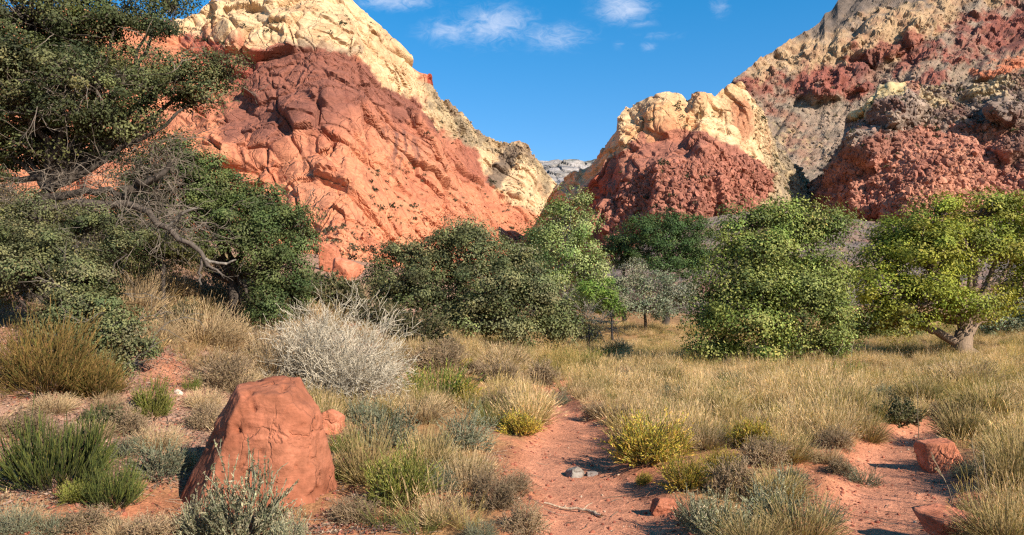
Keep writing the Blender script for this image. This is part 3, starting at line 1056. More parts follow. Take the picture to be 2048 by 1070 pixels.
ICO = {k: ico(k) for k in (2, 4, 5, 6)}


def rock_mesh(name, planes, sub, col, seed, soft=18.0, rough=.02, grain=1.0, strata=0.0):
    """faceted stone: planes = [(nx, ny, nz, distance)] in metres around the stone's middle"""
    D, Fc = ICO[sub]
    P = np.asarray(planes, float)
    Nn = nrm(P[:, :3])
    q = np.maximum(D @ Nn.T, 1e-4) / P[:, 3]
    r = (q ** soft).sum(1) ** (-1.0 / soft)
    V = D * r[:, None]
    s = float(np.median(P[:, 3]))
    u = V / s * grain
    f1, f2, cid = worley(u * np.array([1.6, 1.6, .8]) + fbm(u * 2, 2, .5, seed)[:, None] * .5, seed)
    gate = sst(.05, .3, fbm(u * 1.3, 2, .5, seed + 9))
    ck = np.exp(-((f2 - f1) / .03) ** 2) * gate
    h = fbm(u * 1.4, 3, .5, seed + 1) * .7 - ck * 1.5 + facets(u, .8, seed + 4, 1.2, .2, 0) + facets(u, .33, seed + 7, 2.2, .7, 0) * sst(-.1, .2, fbm(u * 1.7, 2, .5, seed + 8))
    h = h + fbm(u * 7, 3, .6, seed + 2) * .35 - 1.3 * sst(.28, .42, fbm(u * 3.1, 3, .5, seed + 12))
    h = h + strata * (1 - np.abs(fbm(u * np.array([1.5, 1.5, 5]), 3, .5, seed + 3)) * 3)
    V = V + D * (h * rough * s)[:, None]
    n = fbm(u * 1.2, 4, .6, seed + 5)
    C = np.asarray(col) * (1 + n[:, None] * np.array([.35, .45, .5]))
    return mesh_np(name, V, Fc, np.clip(C, .01, .8), M_BOULDER, sub >= 5)


def rand_planes(rng, dims, n=14):
    N = runit(rng, n)
    N = np.r_[N, np.array([[0, 0, 1], [0, 0, -1], [1, 0, 0], [-1, 0, 0], [0, 1, 0], [0, -1, 0]]) + rng.normal(0, .25, (6, 3))]
    N = nrm(N)
    d = np.sqrt(((N * np.asarray(dims)) ** 2).sum(1)) * rng.uniform(.78, 1.0, len(N))
    return np.c_[N, d]


def place_rock(px, py, w, h, label, col, seed, dep=.8, sub=4, sink=.25, rz=0.0, name='rock', planes=None, rough=.05, group=None, Y=None):
    """w, h in photograph pixels; py is where the stone meets the ground"""
    c = at(px, py) if Y is None else W(px, py, Y)
    k = c[1] / F
    wm, hm = w * k * .5, h * k * .5
    rng = np.random.default_rng(seed)
    pl = rand_planes(rng, (wm, wm * dep, hm * (1 + sink)), 7)
    o = link(name, rock_mesh(name, pl, sub, col, seed, 45, rough * .8))
    o.location = (c[0], c[1] + wm * dep * .5, c[2] + hm * (1 - sink) - hm * .12)
    o.rotation_euler = (0, 0, rz)
    tag(o, label, 'rock', group)
    return o


ROCK_RED = A(216, 134, 100, .58)
# the big foreground boulder
bc = at(500, 1022)
k_ = bc[1] / F
bmw = [(.15, -.97, .2, .40), (-.75, -.55, .36, .40), (-.87, -.25, .43, .42), (.05, -.25, .97, .53), (.97, -.2, .12, .56), (.75, -.2, .63, .57), (.62, -.76, .12, .50), (-.3, .1, .95, .58),
       (0, 1, .35, .45), (-.8, .55, .3, .6), (.8, .55, .3, .55), (0, 0, -1, .75), (.35, -.7, .62, .56)]
boul = link('boulder', rock_mesh('boulder', bmw, 6, A(210, 130, 96, .42), 4242, 80, .055, 1.0, .10))
boul.location = (bc[0] - .06, bc[1] + .40, bc[2] + .50)
boul.scale = (.96, .96, .96)
tag(boul, 'largest red sandstone boulder, flat-topped, in front of the dead white bush', 'boulder')
place_rock(662, 868, 44, 56, 'small red stone peeking out on the right side of the big boulder', ROCK_RED, 11, sub=4)
place_rock(1888, 938, 76, 62, 'red angular rock lying on the right-hand path, tilted upwards', ROCK_RED * 1.08, 12, sub=5, rough=.06)
place_rock(1915, 1074, 112, 48, 'broad low red rock at the bottom edge below the right-hand path', ROCK_RED, 23, sub=5, rough=.06)
place_rock(1326, 1026, 46, 32, 'small dark red stone on the edge of the main path near the silvery weeds', ROCK_RED * .8, 14, sub=4, rough=.07)
place_rock(1150, 954, 42, 17, 'larger grey stone lying flat on the main path', A(190, 176, 160, .42), 15, sub=4, rough=.05, name='stone')
place_rock(1182, 952, 22, 10, 'tiny grey stone next to the larger grey stone on the path', A(176, 158, 146, .42), 16, sub=4, rough=.05, name='stone')
place_rock(355, 790, 20, 10, 'small whitish stone by the yellow-green bush on the left slope', A(214, 190, 168, .75), 17, sub=2, name='stone')
place_rock(580, 634, 40, 24, 'orange-red rock showing above the dead white bush', ROCK_RED * 1.1, 18, sub=4)
place_rock(688, 556, 52, 44, 'red block of rock between the left oak and the centre oaks', ROCK_RED * 1.05, 19, sub=4, Y=44)
place_rock(655, 540, 40, 60, 'tall red crag standing left of the red block behind the brush', ROCK_RED, 20, sub=4, Y=52)

# ------------------------------------------------------------------ plants
def bush_stems(acc, rng, n, w, h, k, r0, r1, c0, c1, up=.5, spread=1.0, levels=1, m=3, wob=.18, grav=.03, sides=2, base=.12, hv=.35, ang=.7, lf=.55):
    """stems radiating from the plant's foot into a dome w wide and h high; returns the outermost polylines"""
    a = rng.uniform(0, 2 * np.pi, n)
    el = np.arcsin(np.clip(rng.uniform(0.05, 1, n) ** up, 0, 1))
    d = np.stack([np.cos(a) * np.cos(el) * spread, np.sin(a) * np.cos(el) * spread, np.sin(el)], -1)
    o = np.stack([np.cos(a), np.sin(a), 0 * a], -1) * (rng.uniform(0, 1, n) ** .5 * w * .5 * base)[:, None]
    dn = nrm(d)
    L = 1 / np.sqrt((np.hypot(dn[:, 0], dn[:, 1]) / (w * .5)) ** 2 + (dn[:, 2] / h) ** 2) * rng.uniform(1 - hv, 1.05, n)
    if levels > 1:
        L = L * .72
    P = grow(o, dn, L, k, wob, grav, rng)
    P[..., 2] = np.maximum(P[..., 2], .0)
    tubes(acc, P, r0, r1 if levels == 1 else (r0 + r1) * .5, sides, c0, c1, rng)
    for lv in range(1, levels):
        o, d, idx = kids(P, m, ang, .35, 1.0, rng)
        L = L[idx] * lf * rng.uniform(.5, 1.1, len(idx))
        P = grow(o, d, L, k, wob, grav, rng)
        tubes(acc, P, (r0 + r1) * .5 * (.7 ** (lv - 1)), r1, sides, np.asarray(c0) * .4 + np.asarray(c1) * .6, c1, rng)
    return P


def on_stems(P, m, t0, t1, rng):
    n, k, _ = P.shape
    idx = np.repeat(np.arange(n), m)
    t = rng.uniform(t0, t1, n * m) * (k - 1) * .9999
    i = t.astype(int)
    f = (t - i)[:, None]
    a, b = P[idx, i], P[idx, i + 1]
    return a + (b - a) * f, nrm(b - a), t / (k - 1)


def shrub_parts(kind, seed, w, h):
    """part name -> mesh, for a plant w metres wide and h metres high"""
    rng = np.random.default_rng(seed)
    st, lf = Acc(), Acc()
    if kind == 'rabbitbrush':
        P = bush_stems(st, rng, 150, w, h, 4, .004, .002, A(120, 96, 66, 0.62), A(130, 128, 60, 0.75), .7, levels=2, m=5, wob=.12, grav=.1, ang=.45)
        c, d, t = on_stems(P, 9, .25, 1, rng)
        cols = pick([A(188, 172, 66, .9), A(206, 178, 72, .95), A(150, 146, 66, .8), A(214, 168, 88, .9), A(170, 128, 80, .8)], len(c), rng)
        leaves(lf, c, d + runit(rng, len(c)) * .6, rng.uniform(.03, .055, len(c)), .011, cols, rng)
    elif kind == 'yellowgreen':
        P = bush_stems(st, rng, 150, w, h, 4, .004, .002, A(120, 96, 66, 0.62), A(130, 128, 60, 0.75), .6, levels=2, m=5, wob=.12, grav=.1, ang=.4)
        c, d, t = on_stems(P, 9, .2, 1, rng)
        cols = pick([A(140, 142, 60, 0.72), A(160, 156, 70, 0.78), A(104, 116, 52, 0.62), A(170, 160, 96, 0.75)], len(c), rng)
        leaves(lf, c, d + runit(rng, len(c)) * .5, rng.uniform(.03, .06, len(c)), .010, cols, rng)
    elif kind == 'sage':
        P = bush_stems(st, rng, 110, w, h, 5, .004, .0025, A(128, 112, 90, 0.69), A(150, 148, 120, 0.75), .75, levels=2, m=4, wob=.12, grav=.12, ang=.45)
        c, d, t = on_stems(P, 11, .1, 1, rng)
        cols = pick([A(150, 144, 110, 0.78), A(132, 130, 98, 0.70), A(172, 162, 126, 0.82), A(116, 118, 86, 0.64), A(190, 174, 138, 0.85)], len(c), rng)
        leaves(lf, c, d * .8 + runit(rng, len(c)), rng.uniform(.025, .05, len(c)), .013, cols, rng)
    elif kind == 'greysage':
        P = bush_stems(st, rng, 120, w, h, 4, .004, .002, A(120, 108, 92, 0.62), A(140, 140, 112, 0.75), .8, levels=2, m=4, wob=.16, grav=.06, ang=.6)
        c, d, t = on_stems(P, 8, .15, 1, rng)
        cols = pick([A(126, 130, 100, 0.72), A(112, 122, 96, 0.65), A(150, 146, 116, 0.75), A(160, 140, 104, 0.75)], len(c), rng)
        leaves(lf, c, d * .6 + runit(rng, len(c)), rng.uniform(.022, .04, len(c)), .011, cols, rng)
    elif kind == 'ephedra':
        P = bush_stems(st, rng, 200, w, h, 5, .0045, .003, A(110, 96, 66, 0.62), A(76, 88, 46, 0.62), .55, levels=2, m=5, wob=.06, grav=.14, base=.5, ang=.3, lf=.6)
        tubes(lf, grow(*[P[:, 2], P[:, -1] - P[:, 0], rng.uniform(.1, .22, len(P)), 4], .07, .12, rng), .004, .0025, 2, A(74, 90, 44, 0.62), A(128, 130, 62, 0.72), rng)
        c, d, t = on_stems(P, 3, .5, 1, rng)
        leaves(lf, c, d + runit(rng, len(c)) * .3, rng.uniform(.04, .08, len(c)), .008, pick([A(82, 98, 48, 0.62), A(120, 126, 58, 0.72), A(160, 150, 76, 0.75)], len(c), rng), rng)
    elif kind == 'feathery':
        P = bush_stems(st, rng, 220, w, h, 5, .004, .0018, A(120, 84, 50, 0.62), A(136, 110, 58, 0.69), .65, levels=2, m=7, wob=.09, grav=.1, ang=.4)
        c, d, t = on_stems(P, 6, .1, 1, rng)
        cols = pick([A(146, 116, 62, 0.72), A(120, 110, 52, 0.68), A(164, 124, 78, 0.75), A(96, 100, 48, 0.62)], len(c), rng)
        leaves(lf, c, d + runit(rng, len(c)) * .35, rng.uniform(.05, .09, len(c)), .006, cols, rng)
    elif kind == 'dead':
        bush_stems(st, rng, 260, w, h, 6, .005, .0024, A(130, 118, 106, .64), A(214, 198, 172, .88), .6, levels=3, m=6, wob=.22, grav=.02, ang=.75, lf=.5, base=.3)
    elif kind == 'drytwig':
        P = bush_stems(st, rng, 130, w, h, 5, .005, .002, A(110, 92, 76, 0.69), A(164, 138, 108, 0.78), .75, levels=3, m=5, wob=.2, grav=.03, ang=.7, lf=.55)
        c, d, t = on_stems(P, 1, .3, 1, rng)
        leaves(lf, c, runit(rng, len(c)), rng.uniform(.02, .04, len(c)), .012, pick([A(150, 122, 92, 0.75), A(128, 112, 78, 0.69), A(170, 144, 104, 0.78)], len(c), rng), rng)
    elif kind == 'straw':
        P = bush_stems(st, rng, 700, w, h, 5, .004, .0012, A(150, 122, 84, 0.75), A(192, 164, 126, 0.85), .5, wob=.1, grav=-.03, base=.35, hv=.5)
        c, d, t = on_stems(P, 3, .7, 1, rng)
        leaves(lf, c, d + runit(rng, len(c)) * .25, rng.uniform(.04, .08, len(c)), .008, pick([A(192, 164, 124, 0.85), A(172, 144, 104, 0.81)], len(c), rng), rng)
    elif kind == 'bunchgrass':
        P = bush_stems(st, rng, 900, w, h, 5, .004, .0012, A(132, 114, 74, 0.66), A(196, 166, 114, 0.8), .5, wob=.09, grav=-.02, base=.3, hv=.45)
        c, d, t = on_stems(P, 2, .6, 1, rng)
        leaves(lf, c, d + runit(rng, len(c)) * .2, rng.uniform(.05, .1, len(c)), .008, pick([A(180, 156, 100, 0.78), A(128, 120, 66, 0.69), A(150, 140, 84, 0.75)], len(c), rng), rng)
    elif kind == 'olive':
        P = bush_stems(st, rng, 90, w, h, 5, .008, .003, A(96, 84, 72, 0.62), A(120, 104, 80, 0.69), .6, levels=3, m=5, wob=.18, grav=.03, ang=.7, lf=.5)
        c, d, t = on_stems(P, 7, .0, 1, rng)
        cols = pick([A(104, 104, 66, 0.65), A(84, 90, 58, 0.60), A(130, 122, 82, 0.70), A(146, 130, 96, 0.70)], len(c), rng)
        leaves(lf, c, d * .4 + runit(rng, len(c)), rng.uniform(.03, .05, len(c)), .018, cols, rng)
    elif kind == 'greenweed':
        P = bush_stems(st, rng, 200, w, h, 5, .004, .002, A(110, 112, 60, 0.62), A(120, 136, 60, 0.69), .45, wob=.1, grav=.03, base=.7, hv=.5)
        c, d, t = on_stems(P, 20, .1, 1, rng)
        cols = pick([A(104, 122, 54, 0.68), A(132, 142, 64, 0.72), A(88, 104, 50, 0.62), A(176, 166, 70, 0.78)], len(c), rng)
        leaves(lf, c, d + runit(rng, len(c)) * .7, rng.uniform(.03, .07, len(c)), .012, cols, rng)
    out = []
    if st.n:
        out.append(('stems', st.mesh(kind + '_stems', M_STEM)))
    if lf.n:
        out.append(('leaves', lf.mesh(kind + '_leaves', M_SOFT)))
    return out


PROTO = {}
NAMES = {'rabbitbrush': 'rabbitbrush', 'yellowgreen': 'yellow_green_bush', 'sage': 'silver_sage', 'greysage': 'grey_sage', 'ephedra': 'broom_shrub', 'feathery': 'feathery_shrub', 'dead': 'dead_bush',
         'drytwig': 'dry_bush', 'straw': 'straw_grass_clump', 'bunchgrass': 'bunchgrass_clump', 'olive': 'olive_shrub', 'greenweed': 'green_weed_clump'}
CATS = {'straw': 'grass clump', 'bunchgrass': 'grass clump', 'greenweed': 'weeds'}
GROUPS = {'rabbitbrush': 'yellow flowering rabbitbrush', 'yellowgreen': 'yellow-green bushes', 'sage': 'silvery sage plants', 'greysage': 'grey-green sage plants', 'ephedra': 'green broom shrubs', 'feathery': 'feathery shrubs', 'dead': 'dead grey bushes',
          'drytwig': 'dry twiggy bushes', 'straw': 'straw grass clumps', 'bunchgrass': 'bunchgrass clumps', 'olive': 'olive shrubs', 'greenweed': 'green weeds'}
_count = {}
FOOT = []


def plant(kind, px, py, w, h, label, variants=2, Y=None, own=False):
    """w, h in photograph pixels, py at the plant's foot"""
    c = at(px, py) if Y is None else W(px, py, Y)
    if Y is not None:
        c[2] = float(G(c[0], c[1]))
    k = c[1] / F
    wm, hm = w * k, h * k
    i = _count.get(kind, 0)
    _count[kind] = i + 1
    if own:
        parts = shrub_parts(kind, 500 + i, wm, hm)
        s = (1, 1, 1)
    else:
        asp = 0 if hm / wm > .62 else 1
        key = (kind, i % variants, asp)
        rw, rh = 1.0, (.8, .5)[asp]
        if key not in PROTO:
            PROTO[key] = shrub_parts(kind, 900 + 7 * i, rw, rh)
        parts = PROTO[key]
        s = (wm / rw, wm / rw, hm / rh)
    FOOT.append((c[0], c[1] + min(wm * .25, .5), wm * .5, hm))
    t = thing(NAMES[kind], label, CATS.get(kind, 'shrub'), c + np.array([0, min(wm * .25, .5), -.02]), (i * 2.4) % 6.28, GROUPS[kind], s)
    for nm, me in parts:
        link(nm, me, t)
    return t


PLANTS = [
    # foreground left
    ('ephedra', 82, 985, 200, 175, 'tall dark green broom shrub at the left edge of the foreground'),
    ('ephedra', 212, 1018, 110, 112, 'smaller yellowish green broom shrub right of the tall dark one'),
    ('sage', 465, 1100, 240, 225, 'large silvery sage growing in front of the big red boulder'),
    ('sage', 390, 1085, 130, 130, 'silvery sage at the lower left foot of the big boulder'),
    ('sage', 575, 1110, 120, 110, 'low silvery sage at the lower right foot of the big boulder'),
    ('greysage', 300, 965, 170, 100, 'grey-green low sage left of the big boulder'),
    ('greysage', 14, 1080, 110, 110, 'grey sage in the bottom left corner of the foreground'),
    ('drytwig', 150, 1075, 160, 60, 'low dry twiggy plant along the bottom edge on red soil at left'),
    ('drytwig', 290, 1085, 150, 60, 'low dry twiggy plant between the broom shrub and the silvery sage at bottom'),
    ('yellowgreen', 292, 840, 104, 108, 'small rounded yellow-green bush below the red dirt bank'),
    ('feathery', 50, 800, 300, 225, 'large rusty brown feathery shrub at the left edge below the oak'),
    ('feathery', 165, 800, 150, 120, 'olive feathery shrub beside the large rusty brown one'),
    ('straw', 205, 820, 70, 45, 'pale dry tuft between the feathery shrub and the yellow-green bush'),
    ('straw', 300, 905, 120, 60, 'straw tuft on the litter slope left of the big boulder'),
    ('straw', 170, 880, 110, 45, 'faded straw tuft on the litter slope above the tall broom shrub'),
    # left slope
    ('straw', 262, 635, 110, 125, 'pale straw grass standing right of the dark green oak bush'),
    ('drytwig', 440, 610, 180, 115, 'brownish twiggy bush under the hanging dead oak limb'),
    ('drytwig', 340, 600, 120, 90, 'grey-brown twiggy bush left of the hanging dead oak limb'),
    ('straw', 385, 690, 170, 110, 'tan dry grass below the twiggy bushes on the left slope'),
    ('straw', 300, 690, 100, 80, 'brown dry grass clump directly above the red dirt bank'),
    ('straw', 445, 700, 110, 90, 'tan dry grass clump right of the red dirt bank'),
    ('drytwig', 430, 780, 150, 105, 'tan leafless bush between the red dirt bank and the big boulder'),
    ('dead', 660, 800, 320, 255, 'big dead bush, whitish grey and leafless, behind the big boulder'),
    ('straw', 535, 765, 140, 130, 'pale straw clump touching the left side of the dead white bush'),
    ('greenweed', 378, 780, 34, 42, 'little bright green weed below the red dirt bank'),
    ('olive', 640, 620, 190, 90, 'olive brown shrub on the slope right of the left oak'),
    ('olive', 560, 640, 110, 70, 'dull olive shrub beside the orange-red rock'),
    ('olive', 720, 650, 120, 80, 'dull olive shrub behind the top of the dead white bush'),
    ('olive', 828, 698, 165, 106, 'rounded olive shrub right of the dead white bush'),
    ('drytwig', 870, 745, 150, 70, 'brown twiggy shrub in front of the rounded olive shrub'),
    ('rabbitbrush', 935, 745, 60, 34, 'small yellow bush right of the brown twiggy shrub'),
    ('drytwig', 955, 752, 80, 36, 'low dark twiggy bush beside the small yellow bush'),
    # middle
    ('greenweed', 870, 800, 150, 85, 'bright green weeds right of the dead white bush'),
    ('rabbitbrush', 935, 810, 80, 62, 'yellow bush at the right end of the bright green weeds'),
    ('drytwig', 1000, 828, 110, 70, 'grey-brown dry bush above the yellow bush beside the path'),
    ('drytwig', 1085, 772, 100, 58, 'grey-brown dry bush left of the far bend of the path'),
    ('greysage', 1120, 812, 56, 44, 'small bluish green sage at the bend of the main path'),
    ('rabbitbrush', 1040, 874, 120, 56, 'low yellow bush on the left bank of the main path'),
    ('drytwig', 1195, 838, 80, 40, 'brown dry bush on the right edge of the path at the bend'),
    ('drytwig', 1250, 846, 80, 40, 'reddish brown dry bush left behind the big yellow bush'),
    ('greysage', 770, 900, 180, 110, 'greyish green plant right of the big boulder'),
    ('greysage', 930, 905, 170, 120, 'grey-green plant on the left bank above the bare soil'),
    ('greenweed', 685, 905, 60, 60, 'green weed growing at the right edge of the big boulder'),
    ('bunchgrass', 725, 975, 130, 150, 'yellowish grass clump right against the big boulder'),
    ('yellowgreen', 795, 1020, 180, 150, 'large yellow-green bush on bare soil right of the big boulder'),
    ('bunchgrass', 850, 960, 130, 130, 'yellowish grass clump behind the large yellow-green bush'),
    ('straw', 930, 985, 140, 100, 'dry grass clump on the left bank of the main path'),
    ('drytwig', 985, 1020, 130, 105, 'reddish dry weed on the left edge of the main path'),
    ('drytwig', 1050, 1078, 130, 75, 'dry weed at the bottom edge left of the main path'),
    ('greysage', 960, 1085, 90, 70, 'small grey-green weed at the bottom edge left of the path'),
    # right of the path
    ('rabbitbrush', 1300, 938, 200, 140, 'biggest yellow rabbitbrush, right beside the main path'),
    ('rabbitbrush', 1375, 985, 130, 100, 'rust-tinged yellow rabbitbrush in front of the biggest one'),
    ('rabbitbrush', 1450, 960, 90, 86, 'small yellow rabbitbrush right of the rust-tinged one'),
    ('rabbitbrush', 1292, 970, 50, 30, 'tiny orange-yellow seedling bush on the path edge under the biggest rabbitbrush'),
    ('rabbitbrush', 1515, 900, 130, 70, 'spreading yellow rabbitbrush between the two paths'),
    ('bunchgrass', 1590, 930, 110, 90, 'yellowish grass clump right of the spreading yellow rabbitbrush'),
    ('drytwig', 1540, 935, 120, 70, 'grey dry stems under the spreading yellow rabbitbrush'),
    ('sage', 1450, 1090, 180, 130, 'pale silvery weeds at the bottom edge right of the main path'),
    ('sage', 1560, 1060, 170, 125, 'pale silvery weeds in the bottom middle between the two paths'),
    ('bunchgrass', 1620, 1110, 190, 130, 'tawny grass clump at the bottom edge left of the right-hand path'),
    ('bunchgrass', 1520, 1120, 160, 110, 'tawny grass clump at the bottom edge among the silvery weeds'),
    ('rabbitbrush', 1562, 842, 60, 42, 'small yellow-green bush alone in the meadow'),
    ('drytwig', 1548, 846, 44, 30, 'little dark dry bush touching the small yellow-green bush in the meadow'),
    ('olive', 1810, 856, 110, 66, 'dark olive bush at the far end of the right-hand path'),
    ('bunchgrass', 1745, 888, 90, 72, 'olive grass clump left of the right-hand path'),
    ('drytwig', 1680, 900, 90, 52, 'grey-brown dry bush left of the olive grass clump'),
    ('greysage', 1735, 975, 90, 56, 'low grey-green weed on the bare ground left of the right-hand path'),
    ('drytwig', 1690, 950, 80, 36, 'low dry weed on the bare soil between the paths'),
    ('bunchgrass', 2045, 990, 130, 135, 'tall olive grass clump on the right bank behind the tilted red rock'),
    ('bunchgrass', 1945, 880, 130, 95, 'tawny grass clump above the tilted red rock'),
    ('bunchgrass', 2060, 950, 150, 130, 'tall tawny grass clump at the right edge of the picture'),
    ('bunchgrass', 2030, 1100, 170, 130, 'olive grass clump in the bottom right corner'),
    ('straw', 1870, 925, 60, 50, 'dry tuft leaning against the left side of the tilted red rock'),
    ('greysage', 1955, 960, 100, 66, 'dark grey-green weed right of the tilted red rock'),
    ('straw', 1935, 1070, 90, 40, 'dry tuft growing in front of the broad low red rock'),
    # meadow edge
    ('greysage', 1240, 712, 90, 44, 'dark low shrub in the shade at the meadow edge left of the middle tree'),
    ('olive', 1175, 690, 70, 60, 'grey-green shrub behind the meadow beside the centre oaks'),
    ('drytwig', 1250, 755, 60, 26, 'small grey dry bush in the meadow right of the far path bend'),
    ('greenweed', 1160, 730, 100, 40, 'green grassy clump in front of the centre oaks'),
    ('rabbitbrush', 1620, 770, 90, 36, 'yellowish green low bush in the meadow below the middle tree'),
    ('greenweed', 1700, 752, 70, 36, 'green weed clump left of the small path under the right tree'),
    ('straw', 1950, 780, 140, 70, 'tall straw clump in front of the right tree'),
    # more brush on the left slope
    ('drytwig', 235, 610, 110, 80, 'grey-brown twiggy bush just right of the top of the dark sprawling oak bush'),
    ('drytwig', 285, 560, 120, 80, 'brown twiggy bush on the slope under the left part of the dead limb'),
    ('olive', 345, 655, 110, 70, 'olive brush in the middle of the tan grass on the left slope'),
    ('drytwig', 480, 655, 140, 90, 'brown twiggy bush at the foot of the stepping green oak'),
    ('drytwig', 520, 715, 120, 80, 'tan twiggy bush above the pale straw clump'),
    ('olive', 500, 590, 110, 80, 'olive brush right below the end of the dead limb'),
    ('drytwig', 395, 545, 130, 70, 'grey twiggy brush directly under the end of the drooping limb'),
    ('straw', 600, 640, 90, 50, 'tan grass below the orange-red rock'),
    ('drytwig', 690, 610, 110, 60, 'grey-brown brush behind the dull olive shrubs on the slope'),
    ('olive', 770, 655, 110, 70, 'dull olive brush left of the rounded olive shrub'),
    ('straw', 475, 790, 110, 70, 'pale dry grass at the upper left edge of the big boulder'),
    ('greysage', 720, 850, 120, 70, 'grey-green weed between the boulder and the dead white bush'),
    ('straw', 840, 850, 130, 70, 'straw clump below the bright green weeds'),
    ('drytwig', 900, 720, 90, 50, 'brown twiggy bush at the left edge of the meadow'),
    ('drytwig', 1000, 770, 110, 60, 'brown dry bush in the tan grass left of the far path'),
    ('straw', 1010, 740, 120, 60, 'straw clump in front of the right centre oak'),
    # meadow
    ('greysage', 1350, 800, 90, 40, 'bluish green low plant in the meadow above the biggest rabbitbrush'),
    ('bunchgrass', 1450, 830, 120, 60, 'tawny grass clump in the meadow right of the biggest rabbitbrush'),
    ('greysage', 1465, 770, 80, 36, 'low grey-green plant in the middle of the meadow'),
    ('bunchgrass', 1700, 830, 120, 70, 'olive grass clump in the meadow above the grey-brown dry bush'),
    ('yellowgreen', 1660, 790, 90, 40, 'yellow-green low bush in the right half of the meadow'),
    ('bunchgrass', 1850, 810, 110, 60, 'tawny grass clump in the meadow below the right tree'),
    ('greysage', 1780, 800, 90, 40, 'bluish green low plant above the dark olive bush'),
    ('bunchgrass', 1985, 840, 130, 80, 'tall tawny clump on the right edge of the meadow'),
    ('bunchgrass', 1330, 770, 110, 46, 'olive grass clump at the back of the meadow'),
    # between the paths, bottom
    ('drytwig', 1480, 1000, 150, 90, 'tangled dry weeds behind the pale silvery weeds'),
    ('sage', 1400, 1060, 120, 100, 'pale silvery weed nearest the small dark red stone'),
    ('bunchgrass', 1570, 1010, 130, 90, 'tawny clump behind the silvery weeds in the bottom middle'),
    ('greysage', 1660, 1060, 120, 90, 'grey-green weed on the left edge of the right-hand path at the bottom'),
    ('rabbitbrush', 1345, 915, 120, 90, 'yellow rabbitbrush touching the right side of the biggest one'),
    ('straw', 1420, 900, 110, 70, 'straw clump behind the small yellow rabbitbrush'),
    ('drytwig', 120, 900, 140, 60, 'dry twiggy weed on the litter slope directly above the tall broom shrub'),
    ('drytwig', 400, 860, 110, 60, 'dry weed on the litter slope at the upper left side of the big boulder'),
    ('greysage', 240, 920, 110, 60, 'low grey sage right behind the smaller broom shrub'),
    ('straw', 40, 1060, 90, 60, 'dry tuft in the bottom left corner beside the grey sage'),
    ('drytwig', 700, 1050, 130, 60, 'low dry weed on the bare red soil right of the boulder foot'),
    ('straw', 880, 1060, 120, 70, 'dry grass at the bottom edge below the large yellow-green bush'),
    ('greysage', 870, 990, 120, 90, 'grey-green weed at the right foot of the large yellow-green bush'),
    ('drytwig', 1030, 990, 90, 60, 'thin dry weed on the left path edge above the grey branch'),
    ('greenweed', 690, 960, 70, 60, 'small green weed at the lower right edge of the big boulder'),
    ('straw', 1660, 930, 80, 40, 'low straw tuft on bare soil above the low dry weed between the paths'),
    ('greysage', 1590, 980, 110, 60, 'low grey weed between the tawny clump and the bare soil'),
    ('drytwig', 1900, 850, 100, 50, 'dry brown brush right of the dark olive bush at the path end'),
    ('straw', 90, 830, 110, 50, 'faded straw at the foot of the rusty brown feathery shrub'),
    ('drytwig', 240, 870, 120, 60, 'tan twiggy weed on the litter slope below the small yellow-green bush'),
    ('drytwig', 30, 880, 130, 70, 'tan twiggy weed at the left edge behind the tall broom shrub'),
    ('straw', 400, 820, 90, 50, 'pale straw tuft on the litter slope beside the small whitish stone'),
    ('olive', 190, 860, 110, 56, 'low olive bush in the middle of the litter slope'),
    ('straw', 350, 940, 90, 50, 'straw tuft at the left foot of the big boulder'),
    ('yellowgreen', 140, 1010, 100, 60, 'low yellow-green bush between the two broom shrubs'),
    ('straw', 230, 1085, 110, 50, 'dry grass at the bottom edge left of the silvery sage'),
    ('greysage', 90, 1075, 110, 60, 'low grey sage at the bottom edge below the tall broom shrub'),
]
for p in PLANTS:
    plant(p[0], *p[1:], own=(p[1] == 660 or p[0] == 'feathery'))

